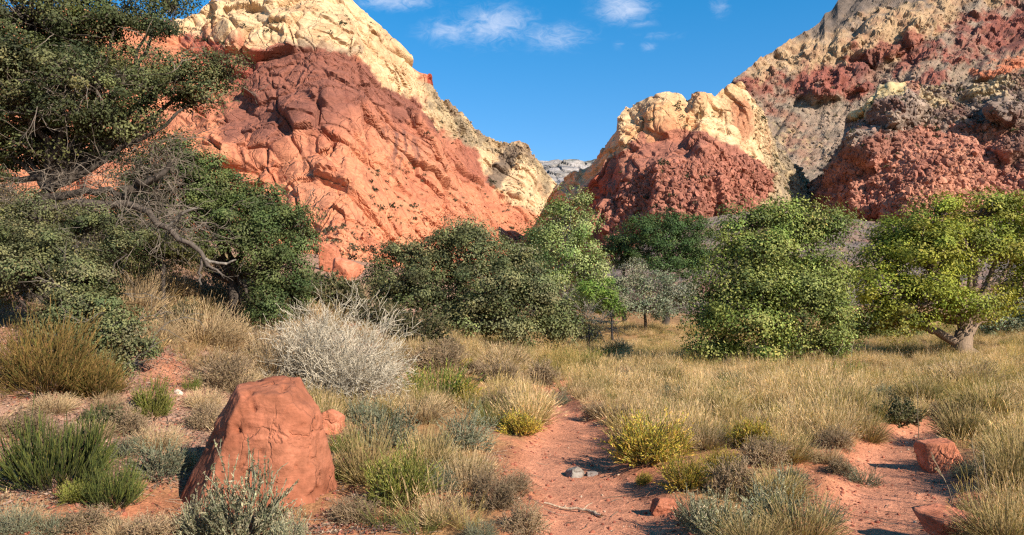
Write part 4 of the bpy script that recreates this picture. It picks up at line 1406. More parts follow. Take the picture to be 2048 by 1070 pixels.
# ------------------------------------------------------------------ trees
def tree(name, label, px, py, Y, lobes, leaf, cols, trunk, seed, n_sub, n_leaf, bark=A(110, 96, 82, .5), cat='tree', bare=0, rc=.30, group=None, flat=.75, limbs=None, stem_r=.16, twig_c=A(128, 116, 102, .6), up=.25, shell=.35, bare_lobes=()):
    """lobes: (px, py, rx, ry, dY) in photograph pixels at distance Y+dY; trunk: pixel polyline from the foot to the fork"""
    rng = np.random.default_rng(seed)
    n_sub, n_leaf, rc, leaf, shell = int(n_sub * 1.25), int(n_leaf * 1.45), rc * 1.15, leaf * 1.0, shell
    c = W(px, py, Y)
    base = np.array([c[0], Y, float(G(c[0], Y)) - .05])
    t = thing(name, label, cat, base, 0, group)
    wd, cr, tw = Acc(), Acc(), Acc()
    tp = np.array([W(a, b, Y + (q[2] if len(q) > 2 else 0)) for q in trunk for a, b in [q[:2]]])
    tp[0, 2] = base[2]
    n = 9
    s = np.linspace(0, len(tp) - 1, n)
    path = np.stack([np.interp(s, np.arange(len(tp)), tp[:, q]) for q in range(3)], -1)
    path[1:] += rng.normal(0, stem_r * .25, (n - 1, 3))
    tubes(wd, (path - base)[None], stem_r * 1.25, stem_r * .62, 9, bark, bark, rng)
    # flare at the foot
    fl = np.stack([path[0] + np.array([0, 0, -.1]), path[0] + (path[1] - path[0]) * .4, path[1]])
    tubes(wd, (fl - base)[None], stem_r * 1.75, stem_r * 1.0, 9, bark, bark, rng)
    k = Y / F
    fork = path[-1]
    for lb in limbs or []:
        L = np.array([W(q[0], q[1], Y + (q[2] if len(q) > 2 else 0)) for q in lb[1]])
        s = np.linspace(0, len(L) - 1, 12)
        LP = np.stack([np.interp(s, np.arange(len(L)), L[:, q]) for q in range(3)], -1)
        LP[1:] += rng.normal(0, lb[0] * .35, (11, 3))
        tubes(wd, (LP - base)[None], lb[0], lb[0] * .45, 7, lb[2] if len(lb) > 2 else bark, lb[2] if len(lb) > 2 else bark, rng)
    centres, radii, lobe_out = [], [], []
    area = np.array([l[2] * l[3] for l in lobes], float)
    share = area / area.sum()
    for l, sh in zip(lobes, share):
        m = max(3, int(n_sub * sh))
        lc = W(l[0], l[1], Y + l[4])
        kk = (Y + l[4]) / F
        R = np.array([l[2] * kk, .5 * (l[2] + l[3]) * kk * .9, l[3] * kk * 1.08])
        # branch to the lobe's middle
        mid = fork + (lc - fork) * .5 + rng.normal(0, .15, 3) - np.array([0, 0, .1])
        st = path[int(rng.integers(n - 3, n))]
        B = np.array([st + (mid - st) * a * (1 - a) * 2 + (lc - st) * a * a + (mid - st) * 0 if False else (1 - a) ** 2 * st + 2 * a * (1 - a) * mid + a * a * lc for a in np.linspace(0, 1, 9)])
        B[1:-1] += rng.normal(0, .04, (7, 3))
        tubes(wd, (B - base)[None], stem_r * .42, stem_r * .13, 6, bark, bark, rng)
        d = runit(rng, m)
        d[:, 2] = np.where(d[:, 2] < -.6, -d[:, 2] * .8, d[:, 2])
        sc = lc + nrm(d) * R * rng.uniform(shell, 1.14, (m, 1))
        centres.append(sc)
        lobe_out.append(nrm((sc - lc) / R))
        radii.append(rng.uniform(.5, 1.45, m) * rc)
        # twigs to the leaf clumps
        Q = np.stack([lc + (sc - lc) * a + np.array([0, 0, -.12]) * a * (1 - a) for a in np.linspace(0, 1, 5)], 1)
        Q[:, 1:-1] += rng.normal(0, .05, Q[:, 1:-1].shape)
        tubes(wd, Q - base, stem_r * .13, .006, 3, bark, twig_c, rng)
        if bare:
            nb = max(2, int(bare * sh))
            j = rng.integers(0, m, nb)
            o = lc + (sc[j] - lc) * rng.uniform(.5, 1.05, (nb, 1))
            P = grow(o - base, d[j] + runit(rng, nb) * .8, rng.uniform(.4, .9, nb), 6, .25, -.03, rng)
            tubes(tw, P, .009, .004, 3, twig_c * .8, twig_c, rng)
            o2, d2, ix = kids(P, 7, .9, .2, 1, rng)
            P2 = grow(o2, d2, rng.uniform(.12, .45, len(o2)), 5, .25, 0, rng)
            tubes(tw, P2, .005, .003, 2, twig_c, twig_c, rng)
    for bx, by, brx, bry, bdy, nb in bare_lobes:
        kk = (Y + bdy) / F
        o = W(bx, by, Y + bdy) + runit(rng, nb) * rng.uniform(.2, 1, (nb, 1)) * np.array([brx * kk, brx * kk * .8, bry * kk]) - base
        P = grow(o, runit(rng, nb) + np.array([.3, -.2, -.25]), rng.uniform(.35, .9, nb), 6, .28, -.02, rng)
        tubes(tw, P, .007, .003, 3, twig_c * .8, twig_c, rng)
        o2, d2, ix = kids(P, 8, .9, .1, 1, rng)
        tubes(tw, grow(o2, d2, rng.uniform(.15, .5, len(o2)), 5, .28, 0, rng), .0035, .002, 2, twig_c, twig_c, rng)
    lob = np.concatenate(lobe_out)
    sc = np.concatenate(centres)
    rr = np.concatenate(radii)
    m = len(sc)
    per = int(n_leaf / m)
    idx = np.repeat(np.arange(m), per)
    d = runit(rng, m * per)
    rad = rng.uniform(.25, 1, m * per) ** .6
    pos = sc[idx] + d * (rr[idx] * rad)[:, None] * np.array([1.15, 1.15, flat])
    cc = pick(cols, m, rng, .16)[idx] * rng.uniform(.84, 1.16, (m * per, 1))
    yel = rng.uniform(0, 1, (m * per, 1)) < .03
    cc = np.where(yel, cc * np.array([1.5, 1.3, 1.1]), cc)
    out = nrm(d * .7 + lob[idx] * .6 + np.array([0, 0, .25]) + runit(rng, m * per) * .62)
    ldir = nrm(np.cross(out, runit(rng, m * per)) + np.array([0, 0, up * .4]))
    leaves(cr, pos - base, ldir, rng.uniform(.7, 1.3, m * per) * leaf, rng.uniform(.5, .75, m * per) * leaf, np.clip(cc, .004, .6), rng, out)
    link('trunk', wd.mesh(name + '_trunk', M_BARK, True), t)
    link('crown', cr.mesh(name + '_crown', M_LEAF), t)
    if tw.n:
        tag(link('dead_twigs', tw.mesh(name + '_twigs', M_STEM), t), kind='stuff')
    return t


OAK = [A(96, 98, 60, .7), A(80, 84, 52, .66), A(114, 112, 72, .7), A(70, 76, 48, .62)]
OAKG = [A(96, 108, 62, .78), A(80, 94, 54, .78), A(112, 120, 72, .78)]
DOAK = [A(102, 104, 66, .78), A(86, 90, 58, .76), A(116, 116, 76, .8), A(124, 120, 82, .78)]
BRIGHT = [A(156, 156, 62, .78), A(138, 144, 58, .78), A(172, 166, 78, .78), A(120, 128, 52, .78)]
MID = [A(118, 124, 62, .92), A(102, 112, 54, .88), A(136, 138, 74, .95), A(90, 98, 52, .84)]
COTTON = [A(134, 144, 84, .86), A(116, 130, 72, .82), A(152, 158, 100, .9)]
DEEP = [A(86, 108, 60, .72), A(72, 94, 52, .7), A(104, 122, 70, .74)]
GREYG = [A(130, 134, 104, .78), A(144, 142, 116, .78), A(108, 116, 86, .78)]

BK = A(92, 80, 70, .5)
tree('scrub_oak_tree', 'huge dark oak hanging over the upper left corner with grey bare twigs', 84, 470, 12.4,
     [(70, 40, 150, 100, .2), (235, 40, 130, 62, .6), (335, 14, 50, 44, 1.0), (160, 165, 170, 62, -.4), (330, 150, 120, 46, .3), (440, 148, 58, 38, .6), (385, 205, 62, 36, .4), (300, 200, 70, 50, .2), (60, 220, 130, 80, -.5), (215, 240, 110, 56, -.2),
      (110, 300, 140, 34, 0), (300, 60, 66, 30, .6), (-60, 150, 130, 150, -.3), (-80, 320, 120, 80, 0), (20, 120, 90, 60, -.7), (140, 120, 90, 40, .4), (260, 285, 60, 26, .5), (60, 320, 110, 30, .6), (200, 310, 80, 26, .7), (160, 60, 90, 50, .8), (90, 265, 100, 40, .3), (10, 280, 90, 40, .2), (200, 275, 80, 34, .4), (160, 110, 110, 50, .9), (250, 160, 80, 50, .9), (40, 180, 90, 60, .6)],
     .046, OAK, [(84, 470), (86, 430), (92, 385), (120, 340)], 71, 700, 92000, BK, bare=55, rc=.20, stem_r=.15, twig_c=A(146, 130, 114, .5),
     bare_lobes=[(285, 340, 50, 90, .2, 55), (330, 300, 50, 50, .3, 18), (240, 430, 90, 40, -.2, 24), (180, 350, 90, 40, .2, 50), (30, 400, 90, 50, 0, 60), (20, 540, 50, 50, -1.0, 40), (340, 440, 60, 50, .3, 50), (140, 200, 120, 70, -.6, 26)],
     limbs=[(.075, [(92, 400), (150, 385), (215, 378), (260, 392)]), (.075, [(100, 420), (150, 402), (200, 412), (240, 402), (290, 425), (318, 452), (340, 458), (372, 486), (402, 500), (416, 530)], A(116, 102, 90, .5)), (.03, [(408, 510), (398, 545), (402, 570)], A(126, 112, 100, .5)), (.025, [(416, 530), (440, 545), (448, 556)], A(126, 112, 100, .5)),
            (.08, [(250, 380), (310, 360), (340, 330)]), (.06, [(95, 380), (60, 340), (20, 310)]), (.035, [(330, 455), (370, 425), (400, 415)], A(140, 128, 114, .6)), (.03, [(405, 520), (450, 528), (470, 520)], A(150, 138, 124, .6))])
tree('scrub_oak_tree', 'dense green oak stepping down to the right of the huge oak', 470, 640, 15.5,
     [(350, 310, 50, 40, -.3), (400, 350, 70, 45, 0), (450, 390, 80, 50, .2), (510, 420, 80, 50, .4), (560, 460, 66, 60, .3), (470, 480, 90, 60, -.4), (540, 540, 80, 66, -.2), (580, 590, 56, 46, 0), (530, 620, 60, 36, -.3), (420, 440, 80, 50, -.3), (600, 500, 36, 50, .4), (380, 380, 60, 50, -.2), (290, 345, 55, 45, .3), (250, 390, 60, 36, .6), (315, 400, 60, 40, .2), (330, 460, 50, 40, 0)],
     .05, OAKG, [(470, 640), (468, 590), (465, 540)], 73, 420, 52000, BK, rc=.22, stem_r=.12, bare=40)
tree('oak_bush', 'shadowed oak brush behind the trunk of the huge oak', 120, 470, 17.5,
     [(0, 410, 70, 34, 0), (90, 420, 70, 36, .4), (180, 425, 70, 34, .2), (260, 440, 60, 36, .3), (40, 450, 80, 34, -.3), (150, 465, 80, 34, -.3), (300, 420, 50, 34, .6)],
     .05, [A(100, 98, 62, .6), A(84, 86, 54, .56), A(118, 110, 74, .6)], [(120, 480), (120, 460), (120, 445)], 79, 150, 15000, BK, cat='shrub', bare=30, rc=.26, stem_r=.04)
tree('oak_bush', 'olive green oak bush behind the dead limb on the left slope', 330, 560, 13.8,
     [(300, 500, 70, 40, 0), (360, 510, 60, 36, .2), (220, 490, 60, 40, 0), (250, 530, 50, 30, -.2), (200, 460, 60, 40, .2)],
     .042, [A(110, 112, 60, .54), A(90, 98, 50, .5), A(126, 122, 76, .55)], [(330, 560), (325, 530), (310, 515)], 74, 110, 12000, BK, cat='shrub', bare=40, rc=.18, stem_r=.04)
tree('oak_bush', 'dark green oak bush sprawling down the left slope behind the rusty shrub', 150, 740, 10.2,
     [(50, 490, 90, 40, .3), (110, 520, 80, 50, .2), (40, 560, 80, 60, 0), (160, 560, 70, 50, .1), (190, 620, 66, 50, -.1), (130, 640, 70, 60, -.2), (230, 670, 56, 46, -.2), (262, 710, 44, 36, -.3), (180, 700, 70, 44, -.4), (-40, 520, 70, 70, .2), (210, 740, 40, 24, -.5), (70, 435, 80, 36, 1.2), (170, 455, 80, 36, 1.4), (-30, 450, 60, 40, 1.0), (235, 500, 60, 40, 1.2)],
     .036, DOAK, [(150, 740), (145, 690), (135, 650)], 75, 330, 46000, BK, cat='shrub', rc=.15, stem_r=.06, bare=30)
# middle distance
tree('scrub_oak_tree', 'left dark green oak of the clump in the centre', 850, 690, 27,
     [(800, 515, 50, 32, 0), (870, 520, 60, 40, .3), (770, 565, 44, 44, 0), (850, 580, 90, 56, -.6), (900, 640, 80, 50, -.9), (790, 600, 50, 36, -.3), (930, 560, 60, 50, 0)],
     .085, DOAK, [(850, 690), (852, 650), (850, 610)], 81, 260, 27000, BK, rc=.34, stem_r=.14)
tree('scrub_oak_tree', 'right dark green oak of the centre clump, dipping to the grass', 1030, 700, 26,
     [(935, 470, 56, 28, 1.2), (960, 510, 56, 44, .9), (1020, 530, 60, 40, .6), (1000, 590, 90, 60, -.3), (1070, 600, 70, 60, 0), (1110, 640, 50, 46, -.2), (970, 645, 80, 46, -.6), (1035, 670, 36, 40, -.8), (1130, 670, 36, 30, 0), (900, 480, 30, 22, 1.0)],
     .085, DOAK, [(1030, 705), (1028, 670), (1020, 630)], 82, 330, 34000, BK, rc=.34, stem_r=.15, bare=30)
tree('cottonwood_tree', 'slender light green cottonwood rising behind the centre oaks', 1130, 660, 42,
     [(1140, 420, 44, 36, 0), (1120, 460, 50, 46, 0), (1165, 480, 40, 50, .3), (1100, 500, 40, 40, 0), (1150, 540, 60, 50, 0), (1180, 560, 36, 50, .2), (1110, 560, 40, 40, -.3), (1170, 610, 50, 40, -.2), (1140, 640, 40, 26, 0)],
     .12, COTTON, [(1130, 660), (1128, 600), (1130, 540), (1136, 480)], 83, 170, 15000, A(170, 160, 146, .62), rc=.55, stem_r=.16, bare=50, twig_c=A(170, 160, 146, .62), up=-.1)
tree('green_tree', 'small dark green round tree left behind the cottonwood', 1070, 620, 55,
     [(1068, 480, 30, 26, 0), (1080, 510, 36, 34, 0), (1060, 540, 34, 40, 0)], .14, DEEP, [(1070, 620), (1070, 570), (1070, 530)], 84, 50, 5000, BK, rc=.6, stem_r=.15)
tree('green_tree', 'large deep green round-crowned tree between the cottonwood and the middle tree', 1330, 630, 52,
     [(1290, 460, 40, 30, 0), (1340, 455, 50, 30, .4), (1390, 470, 34, 36, 0), (1320, 500, 80, 44, 0), (1385, 520, 40, 44, 0), (1340, 540, 70, 30, -.5)], .13, DEEP, [(1330, 630), (1332, 580), (1334, 540)], 85, 170, 17000, BK, rc=.55, stem_r=.2, up=.5)
tree('green_tree', 'smaller deep green tree touching the left side of the round-crowned tree', 1250, 620, 54,
     [(1240, 495, 34, 24, 0), (1250, 520, 30, 24, 0)], .13, [q * .85 for q in DEEP], [(1250, 620), (1248, 570), (1245, 530)], 86, 50, 5000, BK, rc=.5, stem_r=.13)
tree('willow_thicket', 'grey-green thicket of willows behind the meadow', 1290, 655, 44,
     [(1230, 580, 44, 30, 0), (1290, 575, 50, 30, .5), (1340, 590, 50, 34, 0), (1260, 620, 60, 30, -.5), (1330, 625, 50, 26, -.5), (1385, 610, 40, 40, 0), (1210, 620, 30, 30, 0), (1262, 545, 26, 30, .3)],
     .10, GREYG, [(1290, 655), (1290, 630), (1290, 610)], 87, 150, 13000, BK, cat='thicket', rc=.5, stem_r=.08, bare=160, twig_c=A(150, 136, 124, .62))
tree('young_willow', 'bright lime green sapling at the foot of the cottonwood', 1225, 650, 40,
     [(1215, 600, 24, 34, 0), (1180, 590, 26, 24, 0), (1232, 625, 16, 22, 0)], .11, [A(122, 142, 62, .66), A(104, 126, 54, .62)], [(1225, 650), (1222, 625), (1218, 610)], 88, 40, 2600, BK, cat='sapling', rc=.4, stem_r=.05)
tree('broadleaf_tree', 'middle tree, wide green crown reaching low over the meadow', 1560, 738, 24.5,
     [(1500, 450, 60, 34, .3), (1560, 440, 70, 34, .5), (1640, 470, 60, 40, .5), (1470, 500, 50, 44, 0), (1540, 510, 80, 50, -.3), (1620, 540, 60, 44, 0), (1440, 590, 60, 50, -.2), (1520, 600, 80, 50, -.7), (1610, 610, 76, 50, -.6), (1670, 640, 44, 44, -.2), (1410, 640, 40, 46, 0), (1500, 660, 70, 36, -.8), (1420, 700, 40, 26, -.5), (1525, 710, 40, 24, -.9), (1640, 690, 50, 30, -.4), (1590, 470, 60, 40, .4), (1560, 560, 90, 50, .2), (1490, 560, 60, 50, .1), (1650, 580, 50, 50, .2), (1580, 680, 60, 40, .2), (1470, 690, 50, 36, 0)],
     .085, MID, [(1560, 738), (1562, 690), (1556, 640), (1560, 580)], 91, 330, 56000, A(74, 64, 56, .45), rc=.46, stem_r=.2, bare=170, twig_c=A(120, 106, 92, .55))
tree('broadleaf_tree', 'right tree, bright yellow-green crown above a pale stout forked trunk', 1932, 724, 26,
     [(1880, 440, 60, 40, .3), (1960, 430, 70, 40, .5), (2040, 440, 60, 46, .3), (1800, 480, 60, 40, .4), (1850, 500, 60, 56, -.3), (1940, 500, 70, 50, 0), (2030, 520, 60, 60, 0), (1760, 540, 60, 50, .5), (1780, 580, 60, 36, -.8), (1840, 610, 60, 40, -.9), (1800, 640, 50, 34, -.6), (1900, 570, 40, 50, .3), (1950, 610, 46, 34, -1.0), (2060, 590, 60, 50, 0), (2110, 500, 60, 80, .2), (1865, 540, 44, 60, -.6), (1730, 660, 30, 24, .3), (1770, 620, 50, 50, .8), (1900, 500, 60, 50, .7)],
     .09, BRIGHT, [(1932, 730), (1928, 690), (1930, 655), (1938, 610)], 92, 330, 56000, A(158, 132, 108, .6), rc=.41, shell=.76, stem_r=.30, bare=30, twig_c=A(150, 136, 120, .6),
     limbs=[(.18, [(1925, 690), (1890, 670), (1850, 655), (1815, 640)]), (.17, [(1935, 670), (1960, 640), (1990, 600), (2020, 560)]), (.15, [(1930, 665), (1912, 630), (1895, 590), (1880, 540)]), (.12, [(1945, 650), (1950, 600), (1950, 540)]), (.07, [(1965, 645), (2000, 630), (2030, 600)])])
tree('background_bush', 'grey-green brush behind the trunk of the right tree', 2010, 690, 36,
     [(1990, 660, 50, 26, 0), (2050, 650, 60, 36, 0), (2110, 650, 60, 40, 0), (2030, 620, 40, 30, .5)], .1, GREYG, [(2010, 690), (2010, 675), (2010, 665)], 93, 90, 8000, BK, cat='shrub', rc=.4, stem_r=.05, bare=30)
tree('background_bush', 'shaded green brush between the middle tree and the right tree', 1720, 690, 38,
     [(1700, 660, 40, 30, 0), (1760, 670, 50, 24, 0), (1830, 675, 40, 18, 0)], .1, MID, [(1720, 690), (1720, 680), (1720, 672)], 94, 60, 5000, BK, cat='shrub', rc=.4, stem_r=.05, bare=20)
tree('leafless_bush', 'grey leafless tangle at the right foot of the centre oaks', 1175, 680, 29,
     [(1180, 640, 34, 30, 0), (1195, 660, 30, 24, 0)], .06, GREYG, [(1175, 685), (1178, 665), (1180, 650)], 95, 14, 200, BK, cat='shrub', rc=.25, stem_r=.04, bare=60, twig_c=A(150, 138, 126, .62))

# ------------------------------------------------------------------ grass, litter and pebbles (nobody could count them)
def hidden_collection(name, meshes):
    col = bpy.data.collections.new(name)
    for i, me in enumerate(meshes):
        o = bpy.data.objects.new('%s_%02d' % (name, i), me)
        col.objects.link(o)
    return col


def scatter(name, P, rot, scl, idx, tint, col, label=None):
    me = bpy.data.meshes.new(name)
    n = len(P)
    me.vertices.add(n)
    me.vertices.foreach_set('co', np.asarray(P, np.float32).ravel())
    for nm, typ, key, arr in (('rot', 'FLOAT_VECTOR', 'vector', rot), ('scl', 'FLOAT_VECTOR', 'vector', scl), ('idx', 'INT', 'value', idx), ('tint', 'FLOAT_COLOR', 'color', tint)):
        a = me.attributes.new(nm, typ, 'POINT')
        a.data.foreach_set(key, np.asarray(arr, np.int32 if typ == 'INT' else np.float32).ravel())
    o = link(name, me)
    ng = bpy.data.node_groups.new(name, 'GeometryNodeTree')
    ng.interface.new_socket('Geometry', in_out='INPUT', socket_type='NodeSocketGeometry')
    ng.interface.new_socket('Geometry', in_out='OUTPUT', socket_type='NodeSocketGeometry')
    N, Lk = ng.nodes, ng.links
    gi, go = N.new('NodeGroupInput'), N.new('NodeGroupOutput')
    ci = N.new('GeometryNodeCollectionInfo')
    ci.inputs['Collection'].default_value = col
    ci.inputs['Separate Children'].default_value = True
    ci.inputs['Reset Children'].default_value = True
    ip_ = N.new('GeometryNodeInstanceOnPoints')
    ip_.inputs['Pick Instance'].default_value = True

    def attr(nm, typ):
        a = N.new('GeometryNodeInputNamedAttribute')
        a.data_type = typ
        a.inputs['Name'].default_value = nm
        return [s for s in a.outputs if s.enabled and s.name == 'Attribute'][0]
    Lk.new(gi.outputs[0], ip_.inputs['Points'])
    Lk.new(ci.outputs[0], ip_.inputs['Instance'])
    Lk.new(attr('idx', 'INT'), ip_.inputs['Instance Index'])
    Lk.new(attr('rot', 'FLOAT_VECTOR'), ip_.inputs['Rotation'])
    Lk.new(attr('scl', 'FLOAT_VECTOR'), ip_.inputs['Scale'])
    Lk.new(ip_.outputs[0], go.inputs[0])
    md = o.modifiers.new('scatter', 'NODES')
    md.node_group = ng
    tag(o, label, kind='stuff')
    return o


def tuft(seed, n, w, h, c0, c1, heads, wide=.0028, lean=.0):
    rng = np.random.default_rng(seed)
    a = Acc()
    P = bush_stems(a, rng, n, w, h, 4, wide, .0010, c0, c1, .32, wob=.10, grav=-.03, base=.6, hv=.5)
    if heads:
        c, d, t = on_stems(P[: int(n * .5)], 3, .8, 1, rng)
        leaves(a, c, d + runit(rng, len(c)) * .2, rng.uniform(.04, .08, len(c)), .007, pick([heads], len(c), rng), rng)
    return a.mesh('grass_tuft', M_GRASS)


STRAW0, STRAW1, HEAD = A(150, 124, 80, 0.78), A(218, 184, 138, 0.94), A(222, 190, 144, 0.94)
TUFTS = [tuft(1, 90, .5, .55, STRAW0, STRAW1, tuple(HEAD)), tuft(2, 80, .42, .66, STRAW0, STRAW1, tuple(HEAD)), tuft(3, 100, .55, .45, A(132, 116, 72, 0.75), A(200, 166, 110, 0.91), tuple(HEAD)),
         tuft(4, 90, .5, .6, A(120, 112, 62, 0.72), A(184, 160, 96, 0.85), tuple(A(200, 170, 112, 0.91))),
         tuft(5, 110, .5, .42, A(96, 104, 54, 0.65), A(140, 138, 74, 0.75), None), tuft(6, 90, .4, .35, A(110, 112, 66, 0.65), A(150, 142, 90, 0.75), None),
         tuft(7, 50, .35, .22, A(140, 110, 76, 0.75), A(190, 154, 108, 0.86), None), tuft(8, 40, .3, .3, A(120, 100, 70, 0.72), A(170, 140, 100, 0.81), tuple(HEAD))]


def build_grass():
    rng = np.random.default_rng(77)
    P, T, S, I = [], [], [], []
    FT = FOOT + [(r_.location.x, r_.location.y, max(r_.dimensions.x, .2) * .6, .3) for r_ in bpy.data.objects if r_.get('category') in ('rock', 'boulder')]

    def field(n, x0, x1, y0, y1, keep, kinds, smin, smax):
        x = rng.uniform(x0, x1, n)
        y = np.sqrt(rng.uniform(0, 1, n)) * 0 + y0 * (y1 / y0) ** rng.uniform(0, 1, n)
        vis = np.abs(x) < y * .72 + 1.5
        p = np.stack([x, y, np.zeros(n)], -1)
        nz = fbm(p * .45, 3, .5, 41)
        k = keep(x, y, nz) & vis
        x, y, nz = x[k], y[k], nz[k]
        clear = np.ones(len(x), bool)
        u = rng.uniform(0, 1, len(x))
        for fx, fy, fr, fh in FT:
            dx = x - fx * (y / fy)
            dy = fy - y
            clear &= ~((np.hypot(x - fx, y - fy) < fr * .75) & (u < .95))
            clear &= ~((np.abs(dx) < fr * .9) & (dy > 0) & (dy < (1.1 if fy < 11 else .5)) & (u < .9))
        x, y, nz = x[clear], y[clear], nz[clear]
        z = G(x, y)
        q = np.array([kinds(v, rng.uniform()) for v in nz])
        P.append(np.stack([x, y, z - .01], -1))
        I.append(q)
        s = rng.uniform(smin, smax, len(x)) * (1 + nz * .35) * (1 + .8 * np.clip(fbm(np.stack([x, y, 0 * x + 3], -1) * .3, 3, .6, 43), -.45, .6))
        S.append(s)
        g = rng.uniform(.8, 1.15, (len(x), 1))
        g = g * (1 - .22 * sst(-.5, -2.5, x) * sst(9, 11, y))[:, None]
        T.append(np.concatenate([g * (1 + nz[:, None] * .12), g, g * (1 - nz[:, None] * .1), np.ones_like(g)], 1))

    def off_path(x, y, d=.12):
        m = np.minimum(np.minimum(path_d(x, y, 0), path_d(x, y, 1)), path_d(x, y, 2))
        for w in (3, 4, 5, 6):
            m = np.minimum(m, path_d(x, y, w) + .1)
        return m > d

    def kind_meadow(v, r):
        if v > .2:
            return 4 if r < .3 else (5 if r < .5 else 3)
        return 0 if r < .36 else 1 if r < .62 else 2 if r < .82 else 3 if r < .95 else 4
    # the meadow to the right and in the middle
    field(15000, -3, 34, 9.5, 52, lambda x, y, n: off_path(x, y) & ((x > -.35 + (y < 14) * .5) | (y > 17)) & (x < 40) & (n + rng.uniform(-.25, .25, len(x)) > -.2), kind_meadow, .55, 1.0)
    # nearer, thinner grass between the paths
    field(1300, 0, 9, 6.0, 10.5, lambda x, y, n: off_path(x, y, .15) & (n > -.05), lambda v, r: 0 if r < .3 else 3 if r < .55 else 7 if r < .8 else 5, .55, .9)
    field(500, 3.8, 9, 6.0, 11, lambda x, y, n: off_path(x, y, .2) & (n > -.5), lambda v, r: 1 if r < .5 else 0, .5, .85)
    # left bank of the path and around the boulder
    field(1500, -3.0, .6, 6.0, 13, lambda x, y, n: off_path(x, y, .1) & (n > -.12) & ((y > 7.2) | (x > -1.2)), lambda v, r: 4 if r < .2 else 5 if r < .4 else 7 if r < .6 else 0 if r < .8 else 3, .5, .9)
    # dry grass on the left slope
    field(6500, -16, -1.0, 9, 30, lambda x, y, n: off_path(x, y) & ((y > 10.8) | (x > -3)) & (n > -.3), lambda v, r: 2 if r < .2 else 7 if r < .6 else 6, .55, 1.0)
    field(1500, -7, -1.5, 6.2, 11, lambda x, y, n: off_path(x, y, .15) & (n > .0), lambda v, r: 6 if r < .6 else 7, .4, .8)
    P_, T_, S_, I_ = map(np.concatenate, (P, T, S, I))
    n = len(P_)
    rot = np.stack([rng.normal(0, .1, n), rng.normal(0, .1, n), rng.uniform(0, 6.28, n)], -1)
    scl = np.stack([S_ * rng.uniform(.9, 1.2, n), S_ * rng.uniform(.9, 1.2, n), S_ * rng.uniform(.8, 1.25, n)], -1)
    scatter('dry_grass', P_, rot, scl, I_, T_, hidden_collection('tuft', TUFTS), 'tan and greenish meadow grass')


def pebble_mesh(seed, col):
    rng = np.random.default_rng(seed)
    D, Fc = ICO[2]
    pl = rand_planes(rng, (1, .8, .6), 8)
    q = np.maximum(D @ pl[:, :3].T, 1e-4) / pl[:, 3]
    V = D * ((q ** 12).sum(1) ** (-1 / 12.0))[:, None]
    return mesh_np('pebble', V, Fc, np.clip(np.asarray(col) * (1 + rng.normal(0, .1, (len(V), 1))), .02, .8), M_BOULDER)


def build_pebbles():
    rng = np.random.default_rng(99)
    n = 34000
    y = 5.2 * (16 / 5.2) ** rng.uniform(0, 1, n)
    x = rng.uniform(-.75, .75, n) * y
    d = np.minimum(path_d(x, y, 0), path_d(x, y, 1))
    for w in (3, 4, 5, 6):
        d = np.minimum(d, path_d(x, y, w))
    left = (x < -1.5) & (y > 6) & (y < 13)
    edge = np.exp(-np.abs(d) / .12)
    keep = (d < .15) & (rng.uniform(0, 1, n) < .25 + edge * .7) | left & (rng.uniform(0, 1, n) < .35)
    x, y = x[keep], y[keep]
    n = len(x)
    s = .005 + .02 * rng.uniform(0, 1, n) ** 4
    P = np.stack([x, y, G(x, y) + s * .2], -1)
    m = [pebble_mesh(1, A(196, 120, 92, .7)), pebble_mesh(2, A(170, 96, 76, .65)), pebble_mesh(3, A(214, 180, 150, .75)), pebble_mesh(4, A(150, 96, 80, .6)), pebble_mesh(5, A(190, 130, 106, .7))]
    idx = rng.choice(5, n, p=[.32, .24, .08, .16, .2])
    rot = rng.uniform(-3, 3, (n, 3)) * np.array([.2, .2, 1])
    scatter('pebbles', P, rot, np.stack([s, s * rng.uniform(.7, 1.2, n), s], -1), idx, np.ones((n, 4)), hidden_collection('small_pebble', m), 'small pebbles on the red dirt')


def build_litter():
    rng = np.random.default_rng(123)
    a = Acc()
    n = 42000
    y = 6.0 * (14 / 6.0) ** rng.uniform(0, 1, n)
    x = rng.uniform(-.85, -.12, n) * y
    p = np.stack([x, y, 0 * x], -1)
    keep = (fbm(p * .9, 3, .5, 55) + sst(-1.2, -3.5, x) * .5 > .05) & (path_d(x, y, 4) > 0) & (path_d(x, y, 0) > .05)
    x, y = x[keep], y[keep]
    n = len(x)
    c = np.stack([x, y, G(x, y) + rng.uniform(.003, .02, n)], -1)
    d = rng.normal(size=(n, 3)) * np.array([1, 1, .35])
    cols = pick([A(160, 132, 112, .62), A(132, 108, 94, .56), A(184, 156, 132, .66), A(112, 88, 76, .52), A(176, 116, 92, .6)], n, rng)
    leaves(a, c, d, rng.uniform(.02, .045, n), rng.uniform(.008, .022, n), cols, rng)
    # loose twigs
    n = 2600
    y = 5.6 * (14 / 5.6) ** rng.uniform(0, 1, n)
    x = rng.uniform(-.8, .75, n) * y
    k = (x < -1.2) | (rng.uniform(0, 1, n) < .25)
    x, y = x[k], y[k]
    n = len(x)
    o = np.stack([x, y, G(x, y) + .012], -1)
    P = grow(o, rng.normal(size=(n, 3)) * np.array([1, 1, .1]), rng.uniform(.06, .3, n), 4, .15, 0, rng)
    P[..., 2] = G(P[..., 0], P[..., 1]) + .012
    tubes(a, P, .004, .002, 3, A(140, 116, 96, .6), A(170, 146, 122, .62), rng)
    o = link('leaf_litter', a.mesh('leaf_litter', M_STEM))
    tag(o, kind='stuff')


